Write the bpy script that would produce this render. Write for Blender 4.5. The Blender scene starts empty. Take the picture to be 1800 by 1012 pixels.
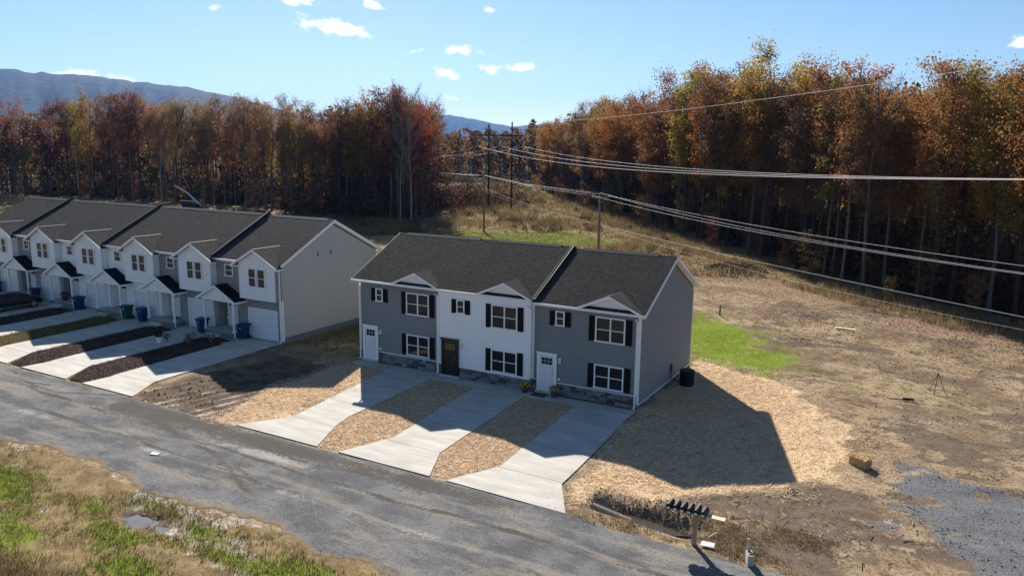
import bpy, math, random
import numpy as np
from mathutils import Vector, Matrix

random.seed(7)
RNG = np.random.default_rng(11)
R = math.radians
scene = bpy.context.scene

# ------------------------------------------------------------------ camera
CAM = (32.201, -37.377, 13.644)
YAW, PIT, ROL = R(29.35), R(10.345), R(0.6875)
cam_data = bpy.data.cameras.new("camera")
cam_data.sensor_width = 36.0
cam_data.lens = 1348.96 / 1800 * 36
cam_data.clip_start = 0.5
cam_data.clip_end = 30000
cam = bpy.data.objects.new("camera", cam_data)
scene.collection.objects.link(cam)
_r = Vector((math.cos(YAW), math.sin(YAW), 0))
_f = Vector((-math.sin(YAW) * math.cos(PIT), math.cos(YAW) * math.cos(PIT), -math.sin(PIT)))
_u = _r.cross(_f)
_r2 = _r * math.cos(ROL) + _u * math.sin(ROL)
_u2 = -_r * math.sin(ROL) + _u * math.cos(ROL)
cam.matrix_world = Matrix((( _r2.x, _u2.x, -_f.x, CAM[0]), (_r2.y, _u2.y, -_f.y, CAM[1]),
                           (_r2.z, _u2.z, -_f.z, CAM[2]), (0, 0, 0, 1)))
scene.camera = cam

# ------------------------------------------------------------------ sun, sky, exposure
SUN_TO = Vector((-1.13, 1.31, 1.0)).normalized()          # towards the sun
sun_data = bpy.data.lights.new("sun", 'SUN')
sun_data.energy = 5.0
sun_data.angle = R(0.53)
sun_data.color = (1.0, 0.93, 0.83)
sun = bpy.data.objects.new("sun", sun_data)
sun.rotation_euler = (-SUN_TO).to_track_quat('-Z', 'Y').to_euler()
scene.collection.objects.link(sun)

world = bpy.data.worlds.new("World")
scene.world = world
world.use_nodes = True
wn, wl = world.node_tree.nodes, world.node_tree.links
wn.clear()
w_out = wn.new('ShaderNodeOutputWorld')
w_bg = wn.new('ShaderNodeBackground')
w_bg.inputs['Strength'].default_value = 0.05
sky = wn.new('ShaderNodeTexSky')
sky.sky_type = 'NISHITA'
sky.sun_disc = False
sky.sun_elevation = math.asin(SUN_TO.z)
sky.sun_rotation = math.atan2(SUN_TO.x, SUN_TO.y)
sky.altitude = 300
sky.air_density = 1.0
sky.dust_density = 0.14
sky.ozone_density = 3.2

def wmath(op, a, b=None, c=None):
    n = wn.new('ShaderNodeMath'); n.operation = op
    for i, v in enumerate((a, b, c)):
        if v is None: continue
        if isinstance(v, (int, float)): n.inputs[i].default_value = v
        else: wl.new(v, n.inputs[i])
    return n.outputs[0]
w_tc = wn.new('ShaderNodeTexCoord')
w_sep = wn.new('ShaderNodeSeparateXYZ')
wl.new(w_tc.outputs['Generated'], w_sep.inputs[0])
az = wmath('MULTIPLY', wmath('ARCTAN2', w_sep.outputs[0], w_sep.outputs[1]), 57.29578)
el = wmath('MULTIPLY', wmath('ARCSINE', w_sep.outputs[2]), 57.29578)
# (azimuth, elevation, half width, half height, tilt, density) of the small fair-weather clouds
CLOUDS = [(-44.9, 9.75, 1.7, .42, 0, 1.0), (-41.9, 8.0, 2.5, .55, -.16, 1.15), (-39.4, 9.6, 1.0, .38, .0, .9),
          (-34.3, 5.25, .95, .5, -.3, 1.1), (-32.8, 6.8, 1.1, .36, -.1, .75), (-34.0, 6.7, .7, .25, .2, .6), (-36.4, 6.65, .9, .2, .15, .55),
          (-31.4, 5.5, .8, .35, -.3, .75), (-28.9, 5.7, 1.35, .36, -.05, .95), (-31.0, 9.4, 1.0, .3, -.3, .5),
          (-33.9, 3.5, .7, .22, -.1, .75), (-58.2, 4.2, 1.6, .36, 0, 1.1), (-55.6, 3.95, .8, .28, 0, .9),
          (2.9, 6.6, 1.0, .5, 0.2, 1.0), (6, 5.4, 1.6, .5, 0, .9), (-67, 7.2, 1.8, .5, 0, 1.0), (-49.6, 8.9, .9, .25, 0, .5),
          (14, 8, 2, .6, 0, 1), (24, 6, 1.5, .5, 0, 1), (-80, 6, 2, .5, 0, 1), (-20, 13, 2.0, .6, 0, .9), (-50, 15, 2, .6, 0, 1.0)]
acc = None
for (a0, e0, wa, we, tilt, den) in CLOUDS:
    da = wmath('SUBTRACT', az, a0)
    de = wmath('SUBTRACT', wmath('SUBTRACT', el, e0), wmath('MULTIPLY', da, tilt))
    q = wmath('ADD', wmath('POWER', wmath('MULTIPLY', da, 1 / wa), 2.0), wmath('POWER', wmath('MULTIPLY', de, 1 / we), 2.0))
    g = wmath('MULTIPLY', wmath('EXPONENT', wmath('MULTIPLY', q, -1.0)), den)
    acc = g if acc is None else wmath('ADD', acc, g)
w_map = wn.new('ShaderNodeMapping'); w_map.inputs['Scale'].default_value = (1, 1, 1.6)
wl.new(w_tc.outputs['Generated'], w_map.inputs[0])
w_no = wn.new('ShaderNodeTexNoise'); w_no.inputs['Scale'].default_value = 60; w_no.inputs['Detail'].default_value = 7
w_no.inputs['Roughness'].default_value = .62
wl.new(w_map.outputs[0], w_no.inputs[0])
cl = wmath('ADD', acc, wmath('MULTIPLY', wmath('SUBTRACT', w_no.outputs[0], .5), 2.6))
w_rmp = wn.new('ShaderNodeMapRange'); w_rmp.interpolation_type = 'SMOOTHSTEP'
w_rmp.inputs['From Min'].default_value = .32; w_rmp.inputs['From Max'].default_value = .95
wl.new(cl, w_rmp.inputs[0])
cmask = wmath('MULTIPLY', w_rmp.outputs[0], wmath('MINIMUM', wmath('MULTIPLY', acc, 3.0), 1.0))
w_mix = wn.new('ShaderNodeMixRGB')
wl.new(wmath('MULTIPLY', cmask, .92), w_mix.inputs[0])
wl.new(sky.outputs[0], w_mix.inputs[1])
w_mix.inputs[2].default_value = (14.5, 14.2, 14.0, 1)
wl.new(w_mix.outputs[0], w_bg.inputs[0])
wl.new(w_bg.outputs[0], w_out.inputs[0])

vs = scene.view_settings
vs.view_transform = 'Standard'; vs.look = 'None'; vs.gamma = 1.0; vs.use_curve_mapping = False
vs.exposure = 1.1
scene.render.engine = 'CYCLES'
scene.cycles.max_bounces = 6
scene.cycles.diffuse_bounces = 3
scene.cycles.glossy_bounces = 3
scene.cycles.transmission_bounces = 3
scene.cycles.volume_bounces = 0
scene.cycles.transparent_max_bounces = 4

# ------------------------------------------------------------------ helpers
COL = scene.collection

def tag(o, label=None, cat=None, group=None, kind=None):
    if label: o['label'] = label
    if cat: o['category'] = cat
    if group: o['group'] = group
    if kind: o['kind'] = kind
    return o

def empty(name, loc=(0, 0, 0), rz=0, label=None, cat=None, group=None):
    o = bpy.data.objects.new(name, None); COL.objects.link(o)
    o.empty_display_size = .3
    o.location = loc; o.rotation_euler = (0, 0, rz)
    return tag(o, label, cat, group)

def link(name, mesh, parent=None, mat=None):
    if mat and not mesh.materials: mesh.materials.append(mat)
    o = bpy.data.objects.new(name, mesh); COL.objects.link(o)
    if parent: o.parent = parent
    return o

def copy_tree(o, parent=None):
    c = o.copy(); COL.objects.link(c); c.parent = parent
    for ch in list(o.children): copy_tree(ch, c)
    return c

class MB:
    def __init__(s): s.v = []; s.f = []; s.sm = False
    def add(s, vs_, fs):
        n = len(s.v); s.v += [tuple(q) for q in vs_]; s.f += [tuple(i + n for i in f) for f in fs]; return s
    def box(s, x0, x1, y0, y1, z0, z1):
        return s.add([(x0, y0, z0), (x1, y0, z0), (x1, y1, z0), (x0, y1, z0), (x0, y0, z1), (x1, y0, z1), (x1, y1, z1), (x0, y1, z1)],
                     [(0, 3, 2, 1), (4, 5, 6, 7), (0, 1, 5, 4), (1, 2, 6, 5), (2, 3, 7, 6), (3, 0, 4, 7)])
    def prism(s, pts, vec):
        n = len(pts); vec = Vector(vec)
        a = [Vector(q) for q in pts]; b = [q + vec for q in a]
        nrm = Vector((0, 0, 0))
        for i in range(n): nrm += a[i].cross(a[(i + 1) % n])
        flip = nrm.dot(vec) > 0
        fs = [tuple(range(n)), tuple(range(2 * n - 1, n - 1, -1))] + [(i, n + i, n + (i + 1) % n, (i + 1) % n) for i in range(n)]
        if flip: fs = [tuple(reversed(f)) for f in fs]
        return s.add(a + b, fs)
    def tube(s, pts, rad, n=8, cap=True):
        pts = [Vector(q) for q in pts]
        rad = [rad] * len(pts) if isinstance(rad, (int, float)) else rad
        base = len(s.v)
        for i, q in enumerate(pts):
            d = (pts[min(i + 1, len(pts) - 1)] - pts[max(i - 1, 0)]).normalized()
            a = d.orthogonal().normalized() if i == 0 else (pa - d * pa.dot(d)).normalized()
            pa = a; b = d.cross(a)
            for k in range(n):
                t = 2 * math.pi * k / n
                s.v.append(tuple(q + (a * math.cos(t) + b * math.sin(t)) * rad[i]))
        for i in range(len(pts) - 1):
            for k in range(n):
                s.f.append((base + i * n + k, base + i * n + (k + 1) % n, base + (i + 1) * n + (k + 1) % n, base + (i + 1) * n + k))
        if cap:
            s.f.append(tuple(base + k for k in reversed(range(n))))
            s.f.append(tuple(base + (len(pts) - 1) * n + k for k in range(n)))
        return s
    def lathe(s, prof, n=16, c=(0, 0, 0)):
        base = len(s.v)
        for (r, z) in prof:
            for k in range(n):
                t = 2 * math.pi * k / n; s.v.append((c[0] + r * math.cos(t), c[1] + r * math.sin(t), c[2] + z))
        for i in range(len(prof) - 1):
            for k in range(n):
                s.f.append((base + i * n + k, base + i * n + (k + 1) % n, base + (i + 1) * n + (k + 1) % n, base + (i + 1) * n + k))
        s.f.append(tuple(base + k for k in reversed(range(n))))
        s.f.append(tuple(base + (len(prof) - 1) * n + k for k in range(n)))
        return s
    def lap(s, a, b, z0, z1, nrm, step=.16, out=.032, rng=None):
        """clapboard courses from a to b (xy), outward normal nrm; rng(z) -> (t0, t1) clips a gable"""
        a = Vector((a[0], a[1], 0)); b = Vector((b[0], b[1], 0)); nn = Vector((nrm[0], nrm[1], 0))
        z = z0
        while z < z1 - 1e-4:
            zt = min(z + step, z1)
            l0, h0 = rng(z) if rng else (0, 1)
            l1, h1 = rng(zt) if rng else (0, 1)
            P = lambda t, zz, o: a.lerp(b, t) + nn * o + Vector((0, 0, zz))
            s.add([P(l0, z, out), P(h0, z, out), P(h1, zt, 0.001), P(l1, zt, 0.001), P(l0, z, 0), P(h0, z, 0)], [(0, 1, 2, 3), (4, 5, 1, 0)])
            z = zt
        return s
    def mesh(s, name, mat=None):
        m = bpy.data.meshes.new(name); m.from_pydata(s.v, [], s.f); m.update()
        if mat: m.materials.append(mat)
        if s.sm: m.shade_smooth()
        return m
    def build(s, name, mat, parent=None):
        return link(name, s.mesh(name, mat), parent)

def np_mesh(name, verts, quads=None, tris=None, attr=None, mat=None, smooth=False):
    m = bpy.data.meshes.new(name)
    verts = np.asarray(verts, np.float32).reshape(-1, 3)
    nq = 0 if quads is None else len(quads); nt = 0 if tris is None else len(tris)
    m.vertices.add(len(verts)); m.vertices.foreach_set('co', verts.ravel())
    li = np.concatenate([np.asarray(quads if nq else np.zeros((0, 4)), np.int32).ravel(), np.asarray(tris if nt else np.zeros((0, 3)), np.int32).ravel()])
    m.loops.add(len(li)); m.loops.foreach_set('vertex_index', li)
    m.polygons.add(nq + nt)
    m.polygons.foreach_set('loop_start', np.concatenate([np.arange(nq) * 4, nq * 4 + np.arange(nt) * 3]).astype(np.int32))
    m.update(calc_edges=True)
    for k, val in (attr or {}).items():
        val = np.asarray(val, np.float32)
        if val.ndim == 1:
            at = m.attributes.new(k, 'FLOAT', 'POINT'); at.data.foreach_set('value', val)
        else:
            at = m.attributes.new(k, 'FLOAT_COLOR', 'POINT'); at.data.foreach_set('color', val.ravel())
    if mat: m.materials.append(mat)
    if smooth: m.shade_smooth()
    return m

# ---- numpy value noise
_perm = RNG.random((256, 256)).astype(np.float32)
def vnoise(x, y):
    xi = np.floor(x).astype(int); yi = np.floor(y).astype(int); fx = x - xi; fy = y - yi
    fx = fx * fx * (3 - 2 * fx); fy = fy * fy * (3 - 2 * fy)
    g = lambda i, j: _perm[i & 255, j & 255]
    return (g(xi, yi) * (1 - fx) + g(xi + 1, yi) * fx) * (1 - fy) + (g(xi, yi + 1) * (1 - fx) + g(xi + 1, yi + 1) * fx) * fy
def fbm(x, y, o=4):
    s = 0; a = .5
    for i in range(o):
        s = s + a * vnoise(x + 17.3 * i, y - 9.1 * i); x = x * 2.03; y = y * 2.03; a *= .5
    return s / (1 - .5 ** o)
def sst(a, b, x):
    t = np.clip((x - a) / (b - a), 0, 1); return t * t * (3 - 2 * t)
def poly_sd(px, py, poly):
    """signed distance, positive inside"""
    poly = np.asarray(poly, float); n = len(poly)
    d = np.full(px.shape, 1e9); ins = np.zeros(px.shape, bool)
    for i in range(n):
        ax, ay = poly[i]; bx, by = poly[(i + 1) % n]
        ex, ey = bx - ax, by - ay
        t = np.clip(((px - ax) * ex + (py - ay) * ey) / (ex * ex + ey * ey + 1e-9), 0, 1)
        d = np.minimum(d, np.hypot(px - ax - t * ex, py - ay - t * ey))
        c = ((ay > py) != (by > py)) & (px < (bx - ax) * (py - ay) / ((by - ay) if by != ay else 1e-9) + ax)
        ins ^= c
    return np.where(ins, d, -d)
def line_d(px, py, line):
    d = np.full(px.shape, 1e9)
    for (ax, ay), (bx, by) in zip(line[:-1], line[1:]):
        ex, ey = bx - ax, by - ay
        t = np.clip(((px - ax) * ex + (py - ay) * ey) / (ex * ex + ey * ey + 1e-9), 0, 1)
        d = np.minimum(d, np.hypot(px - ax - t * ex, py - ay - t * ey))
    return d

# ------------------------------------------------------------------ materials
class NT:
    def __init__(s, name):
        s.m = bpy.data.materials.new(name); s.m.use_nodes = True
        s.n = s.m.node_tree.nodes; s.l = s.m.node_tree.links
        s.b = s.n['Principled BSDF']; s.out = s.n['Material Output']
    def new(s, t): return s.n.new(t)
    def set(s, inp, v):
        if hasattr(v, 'node'): s.l.new(v, inp)
        elif isinstance(v, (tuple, list)) and len(v) == 3 and inp.type == 'RGBA': inp.default_value = (*v, 1)
        else: inp.default_value = v
    def pos(s, scale=(1, 1, 1), obj=False):
        if obj:
            g = s.new('ShaderNodeTexCoord').outputs['Object']
        else:
            g = s.new('ShaderNodeNewGeometry').outputs['Position']
        mp = s.new('ShaderNodeMapping'); mp.inputs['Scale'].default_value = scale; s.l.new(g, mp.inputs[0]); return mp.outputs[0]
    def noise(s, vec, scale, detail=4, rough=.55):
        n = s.new('ShaderNodeTexNoise'); n.inputs['Scale'].default_value = scale; n.inputs['Detail'].default_value = detail
        n.inputs['Roughness'].default_value = rough; s.l.new(vec, n.inputs['Vector']); return n.outputs[0]
    def math(s, op, a, b=0.0):
        n = s.new('ShaderNodeMath'); n.operation = op; s.set(n.inputs[0], a); s.set(n.inputs[1], b); return n.outputs[0]
    def ss(s, v, a, b):
        n = s.new('ShaderNodeMapRange'); n.interpolation_type = 'SMOOTHSTEP'; s.set(n.inputs[0], v)
        n.inputs['From Min'].default_value = a; n.inputs['From Max'].default_value = b; return n.outputs[0]
    def mix(s, f, a, b, mode='MIX'):
        n = s.new('ShaderNodeMixRGB'); n.blend_type = mode; s.set(n.inputs[0], f); s.set(n.inputs[1], a); s.set(n.inputs[2], b); return n.outputs[0]
    def attr(s, name, color=False):
        n = s.new('ShaderNodeAttribute'); n.attribute_name = name
        return n.outputs['Color'] if color else n.outputs['Fac']
    def sep(s, c):
        n = s.new('ShaderNodeSeparateColor'); s.l.new(c, n.inputs[0]); return n.outputs
    def ramp(s, v, stops):
        n = s.new('ShaderNodeValToRGB'); e = n.color_ramp.elements
        while len(e) < len(stops): e.new(.5)
        for q, (p_, c) in zip(e, stops): q.position = p_; q.color = (*c, 1)
        s.set(n.inputs[0], v); return n.outputs[0]
    def bump(s, h, strength=.4, dist=.02):
        n = s.new('ShaderNodeBump'); n.inputs['Strength'].default_value = strength; n.inputs['Distance'].default_value = dist
        s.l.new(h, n.inputs['Height']); s.l.new(n.outputs[0], s.b.inputs['Normal']); return n.outputs[0]
    def col(s, c, rough=.8, spec=None, metal=None):
        s.set(s.b.inputs['Base Color'], c); s.set(s.b.inputs['Roughness'], rough)
        if spec is not None: s.b.inputs['Specular IOR Level'].default_value = spec
        if metal is not None: s.b.inputs['Metallic'].default_value = metal
        return s.m

def plain(name, c, rough=.6, var=.12, scale=3.0, spec=.3, metal=0, bump=0, obj=False):
    t = NT(name); p = t.pos(obj=obj)
    n = t.noise(p, scale, 5)
    f = t.math('ADD', t.math('MULTIPLY', t.math('SUBTRACT', n, .5), 2 * var), 1.0)
    fc = t.new('ShaderNodeCombineColor')
    for i in range(3): t.l.new(f, fc.inputs[i])
    if bump: t.bump(t.noise(p, scale * 8, 3), bump, .01)
    return t.col(t.mix(1.0, c, fc.outputs[0], 'MULTIPLY'), rough, spec, metal)

M = {}
M['white_vinyl'] = plain('white_vinyl', (.86, .87, .87), .5, .05, .7, spec=.2)
M['white_trim'] = plain('white_trim', (.88, .88, .88), .45, .04, 1.0)
M['gray_siding'] = plain('gray_siding', (.225, .24, .25), .55, .07, .6, spec=.15)
M['slate_side'] = plain('slate_side', (.255, .262, .268), .55, .07, .5, spec=.12)
M['sage_siding'] = plain('sage_siding', (.44, .45, .42), .55, .06, .5)
M['sage_dark'] = plain('sage_dark', (.25, .262, .262), .55, .06, .6)
M['foundation'] = plain('foundation', (.17, .185, .20), .85, .15, 2, bump=.3)
M['black_paint'] = plain('black_paint', (.010, .009, .009), .7, .2, 3, spec=.12)
M['door_white'] = plain('door_white', (.74, .76, .78), .4, .04, 2)
M['door_black'] = plain('door_black', (.02, .017, .015), .35, .2, 2)
M['dark_plastic'] = plain('dark_plastic', (.014, .015, .017), .5, .2, 6, spec=.2)
M['steel'] = plain('steel', (.55, .55, .55), .35, .1, 6, metal=1)
M['blue_plastic'] = plain('blue_plastic', (.012, .03, .11), .4, .2, 3)
M['green_plastic'] = plain('green_plastic', (.008, .07, .05), .4, .2, 3)
M['wood_post'] = plain('wood_post', (.34, .25, .16), .8, .25, 9, bump=.3)
M['wood_pale'] = plain('wood_pale', (.62, .52, .38), .75, .2, 8)
M['pole_wood'] = plain('pole_wood', (.20, .16, .12), .9, .25, 2, bump=.4)
M['pole_dark'] = plain('pole_dark', (.035, .025, .02), .9, .25, 2)
M['wire'] = plain('wire', (.62, .58, .60), .6, .05, .3, spec=.3, metal=0)
M['insulator'] = plain('insulator', (.62, .62, .72), .2, .1, 8, spec=.8)
M['car_paint'] = plain('car_paint', (.008, .008, .010), .2, .2, 1, spec=.6)
M['tyre'] = plain('tyre', (.015, .015, .015), .85, .2, 8)
M['block'] = plain('block', (.42, .40, .36), .9, .2, 6, bump=.4)
M['paper'] = plain('paper', (.75, .75, .74), .6, .15, 14)
M['terracotta'] = plain('terracotta', (.05, .05, .05), .7, .15, 8)
M['mat_brown'] = plain('mat_brown', (.10, .075, .055), .95, .3, 20)
M['pipe'] = plain('pipe', (.30, .24, .21), .55, .25, 5)
M['fiber_green'] = plain('fiber_green', (.05, .22, .18), .5, .1, 5)
M['label_yellow'] = plain('label_yellow', (.7, .55, .05), .5, .1, 5)
M['lamp_glass'] = plain('lamp_glass', (.7, .7, .68), .2, .05, 5)
M['soil'] = plain('soil', (.13, .095, .068), .97, .5, 3, bump=.8, spec=.02)

t = NT('window_glass'); p = t.pos()
t.b.inputs['IOR'].default_value = 1.5
M['glass'] = t.col(t.mix(t.noise(p, .9, 3), (.008, .009, .010), (.025, .026, .026)), .04, .55)

def stone_mat():
    t = NT('stone_veneer'); oi = t.new('ShaderNodeObjectInfo')
    n = t.noise(t.pos(), 9, 6, .65)
    c = t.mix(t.ss(n, .3, .75), oi.outputs['Color'], t.mix(.5, oi.outputs['Color'], (.30, .30, .31)))
    t.bump(n, .7, .02)
    return t.col(c, .85, .2)
M['stone'] = stone_mat()
M['mortar'] = plain('mortar', (.10, .10, .105), .95, .2, 8)

def shingle_mat(name, c1, c2, cm):
    t = NT(name); p = t.pos()
    br = t.new('ShaderNodeTexBrick'); br.offset = .5
    t.l.new(p, br.inputs['Vector'])
    br.inputs['Scale'].default_value = 1.0
    br.inputs['Brick Width'].default_value = .33; br.inputs['Row Height'].default_value = .131
    br.inputs['Mortar Size'].default_value = .012; br.inputs['Mortar Smooth'].default_value = .3
    br.inputs['Bias'].default_value = 0
    br.inputs['Color1'].default_value = (*c1, 1); br.inputs['Color2'].default_value = (*c2, 1); br.inputs['Mortar'].default_value = (*cm, 1)
    n = t.noise(p, .35, 4); n2 = t.noise(p, 4.5, 5, .8)
    c = t.mix(t.math('MULTIPLY', t.ss(n, .35, .7), .35), br.outputs['Color'], c2)
    c = t.mix(.42, c, t.mix(t.ss(n2, .3, .7), tuple(q * .45 for q in c1), tuple(min(1, q * 1.8) for q in c2)))
    t.bump(t.math('ADD', br.outputs['Fac'], t.math('MULTIPLY', n2, .6)), .5, .015)
    return t.col(c, .95, .04)
M['shingle'] = shingle_mat('shingle_charcoal', (.021, .0205, .02), (.052, .050, .049), (.012, .012, .012))
M['shingle_row'] = shingle_mat('shingle_brown_gray', (.036, .034, .0335), (.070, .066, .065), (.021, .020, .020))
M['shingle_porch'] = shingle_mat('shingle_black', (.012, .012, .014), (.022, .021, .023), (.008, .008, .009))
M['ridge_cap'] = plain('ridge_cap', (.05, .049, .048), .85, .2, 5)
M['ridge_pale'] = plain('ridge_pale', (.20, .19, .18), .8, .2, 4)
M['step_shade'] = plain('step_shade', (.018, .02, .03), .6, .2, 4)  # navy colour stands for shade and cast shadow at the roof steps

def concrete_mat():
    t = NT('concrete'); p = t.pos()
    n1 = t.noise(t.pos((.35, 1.6, 1)), 1.2, 5, .6); n2 = t.noise(p, .5, 4); n3 = t.noise(p, 26, 3, .7)
    c = t.mix(t.ss(n1, .3, .72), (.43, .405, .36), (.56, .535, .485))
    c = t.mix(t.math('MULTIPLY', t.ss(n2, .45, .75), .55), c, (.38, .345, .29))
    c = t.mix(t.math('MULTIPLY', t.ss(n3, .6, .8), .25), c, (.30, .28, .25))
    n4 = t.noise(p, 1.7, 6, .75)
    c = t.mix(t.math('MULTIPLY', t.ss(n4, .66, .74), .35), c, (.22, .19, .15))
    t.bump(n3, .15, .005)
    return t.col(c, .9, .1)
M['concrete'] = concrete_mat()

def ground_mat():
    t = NT('ground_soil'); p = t.pos()
    a = t.sep(t.attr('za', True)); b = t.sep(t.attr('zb', True)); zc = t.sep(t.attr('zc', True))
    nb = t.noise(p, .22, 6, .6); nm = t.noise(p, 1.1, 6, .65); nf = t.noise(p, 6.5, 5, .7); nx = t.noise(p, 24, 3, .7)
    def m(v, w=.75, lo=.34, hi=.62):
        q = t.math('ADD', v, t.math('MULTIPLY', t.math('SUBTRACT', nm, .5), w))
        q = t.math('ADD', q, t.math('MULTIPLY', t.math('SUBTRACT', nf, .5), w * .9))
        return t.ss(q, lo, hi)
    c = t.mix(t.ss(nb, .36, .62), (.19, .132, .082), (.37, .275, .175))
    c = t.mix(t.math('MULTIPLY', t.ss(nm, .47, .62), .85), c, (.115, .08, .052))
    c = t.mix(t.math('MULTIPLY', t.ss(nf, .50, .62), .7), c, (.075, .053, .036))
    c = t.mix(t.math('MULTIPLY', t.ss(t.math('SUBTRACT', 1.0, nf), .54, .66), .5), c, (.40, .31, .21))
    c = t.mix(t.math('MULTIPLY', t.ss(nx, .55, .66), .6), c, (.44, .35, .25))
    litter = t.mix(t.ss(nf, .35, .65), (.19, .122, .08), (.33, .235, .16))
    litter = t.mix(t.math('MULTIPLY', t.ss(nx, .5, .7), .6), litter, (.09, .06, .045))
    c = t.mix(m(zc[0]), c, litter)
    dry = t.mix(t.ss(nm, .35, .65), (.17, .12, .062), (.30, .22, .115))
    dry = t.mix(t.math('MULTIPLY', t.ss(nf, .45, .7), .6), dry, (.10, .075, .04))
    c = t.mix(m(b[0]), c, dry)
    straw = t.mix(t.ss(nf, .36, .6), (.46, .31, .18), (.72, .53, .33))
    straw = t.mix(t.math('MULTIPLY', t.ss(nx, .5, .62), .5), straw, (.75, .60, .42))
    straw = t.mix(t.math('MULTIPLY', t.ss(nm, .53, .66), .6), straw, (.24, .15, .08))
    straw = t.mix(t.math('MULTIPLY', t.ss(nf, .56, .64), .5), straw, (.13, .085, .05))
    c = t.mix(m(a[0]), c, straw)
    mud = t.mix(t.ss(nm, .35, .6), (.078, .060, .046), (.16, .12, .088))
    c = t.mix(m(a[2], .9), c, mud)
    pale = t.mix(t.ss(nf, .35, .65), (.22, .18, .145), (.52, .46, .40))
    c = t.mix(m(b[1], 1.1), c, pale)
    green = t.mix(t.ss(nf, .3, .65), (.095, .135, .016), (.20, .265, .035))
    green = t.mix(t.math('MULTIPLY', t.ss(nm, .5, .66), .55), green, (.20, .19, .06))
    c = t.mix(m(a[1], 1.0), c, green)
    c = t.mix(m(b[2], .8), c, t.mix(t.ss(nx, .38, .62), (.075, .077, .082), (.20, .203, .21)))
    dark = t.mix(nf, (.02, .016, .012), (.055, .04, .028))  # near-black colour standing for shade on the wood floor
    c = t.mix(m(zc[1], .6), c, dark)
    h = t.math('ADD', t.math('MULTIPLY', nm, .5), t.math('ADD', t.math('MULTIPLY', nf, .5), t.math('MULTIPLY', nx, .25)))
    t.bump(h, .6, .10)
    return t.col(c, .97, .02)

def gravel_mat():
    t = NT('gravel'); p = t.pos()
    st = t.pos((.16, .75, 1)); a = t.sep(t.attr('za', True))
    n1 = t.noise(st, 1.3, 6, .6); n2 = t.noise(p, .45, 6, .6); n3 = t.noise(p, 7, 5, .7); n4 = t.noise(p, 22, 3, .8); st2 = t.noise(t.pos((.4, 1.9, 1)), .9, 5, .65)
    c = t.mix(t.ss(n2, .38, .62), (.098, .099, .102), (.188, .186, .184))
    c = t.mix(t.math('MULTIPLY', t.ss(n1, .48, .62), .8), c, (.265, .24, .20))
    c = t.mix(t.math('MULTIPLY', t.ss(st2, .54, .68), .5), c, (.085, .082, .083))
    c = t.mix(t.math('MULTIPLY', t.ss(n3, .48, .66), .5), c, (.075, .077, .083))
    c = t.mix(t.math('MULTIPLY', t.ss(n4, .52, .64), .5), c, (.34, .34, .345))
    c = t.mix(t.math('MULTIPLY', t.ss(t.math('SUBTRACT', 1.0, n4), .53, .64), .5), c, (.045, .047, .052))
    mk = lambda v, w: t.ss(t.math('ADD', t.math('ADD', v, t.math('MULTIPLY', t.math('SUBTRACT', n2, .5), w)), t.math('MULTIPLY', t.math('SUBTRACT', n3, .5), w)), .36, .62)
    c = t.mix(t.math('MULTIPLY', mk(a[0], .9), .9), c, t.mix(n3, (.055, .048, .040), (.115, .10, .085)))     # muddy strip
    c = t.mix(mk(a[1], 1.0), c, t.mix(n3, (.17, .125, .08), (.30, .23, .155)))                                  # edge soil
    c = t.mix(t.math('MULTIPLY', mk(a[2], 1.0), .7), c, (.42, .40, .38))                                        # pale fines
    t.bump(t.math('ADD', t.math('MULTIPLY', n3, .6), t.math('MULTIPLY', n4, .6)), .8, .05)
    return t.col(c, .95, .04)

def piece_mat(name, stops, trans=0.0, rough=.8):
    t = NT(name); c = t.ramp(t.attr('tone'), stops); t.col(c, .9, .03)
    if trans:
        tr = t.new('ShaderNodeBsdfTranslucent'); t.l.new(c, tr.inputs[0]); mx = t.new('ShaderNodeMixShader'); mx.inputs[0].default_value = trans
        t.l.new(t.b.outputs[0], mx.inputs[1]); t.l.new(tr.outputs[0], mx.inputs[2]); t.l.new(mx.outputs[0], t.out.inputs[0])
    return t.m
def leaf_mat():
    t = NT('autumn_leaf'); oi = t.new('ShaderNodeObjectInfo'); tone = t.attr('tone')
    c = t.mix(t.ss(tone, 0, 1), t.mix(1.0, oi.outputs['Color'], (.58, .52, .52), 'MULTIPLY'), t.mix(1.0, oi.outputs['Color'], (1.5, 1.5, 1.25), 'MULTIPLY'))
    t.col(c, .7, .12)
    tr = t.new('ShaderNodeBsdfTranslucent'); t.l.new(t.mix(1.0, c, (1.25, 1.1, .9), 'MULTIPLY'), tr.inputs[0])
    mx = t.new('ShaderNodeMixShader'); mx.inputs[0].default_value = .45
    t.l.new(t.b.outputs[0], mx.inputs[1]); t.l.new(tr.outputs[0], mx.inputs[2]); t.l.new(mx.outputs[0], t.out.inputs[0])
    return t.m
M['leaf'] = leaf_mat()
t = NT('bark'); oi = t.new('ShaderNodeObjectInfo'); p = t.pos((6, 6, .8))
n = t.noise(p, 1.0, 5, .7)
M['bark'] = t.col(t.mix(n, t.mix(1, oi.outputs['Color'], (.55, .55, .55), 'MULTIPLY'), t.mix(1, oi.outputs['Color'], (1.4, 1.4, 1.4), 'MULTIPLY')), .97, .02)
M['ground'] = ground_mat()
M['gravel'] = gravel_mat()

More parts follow.
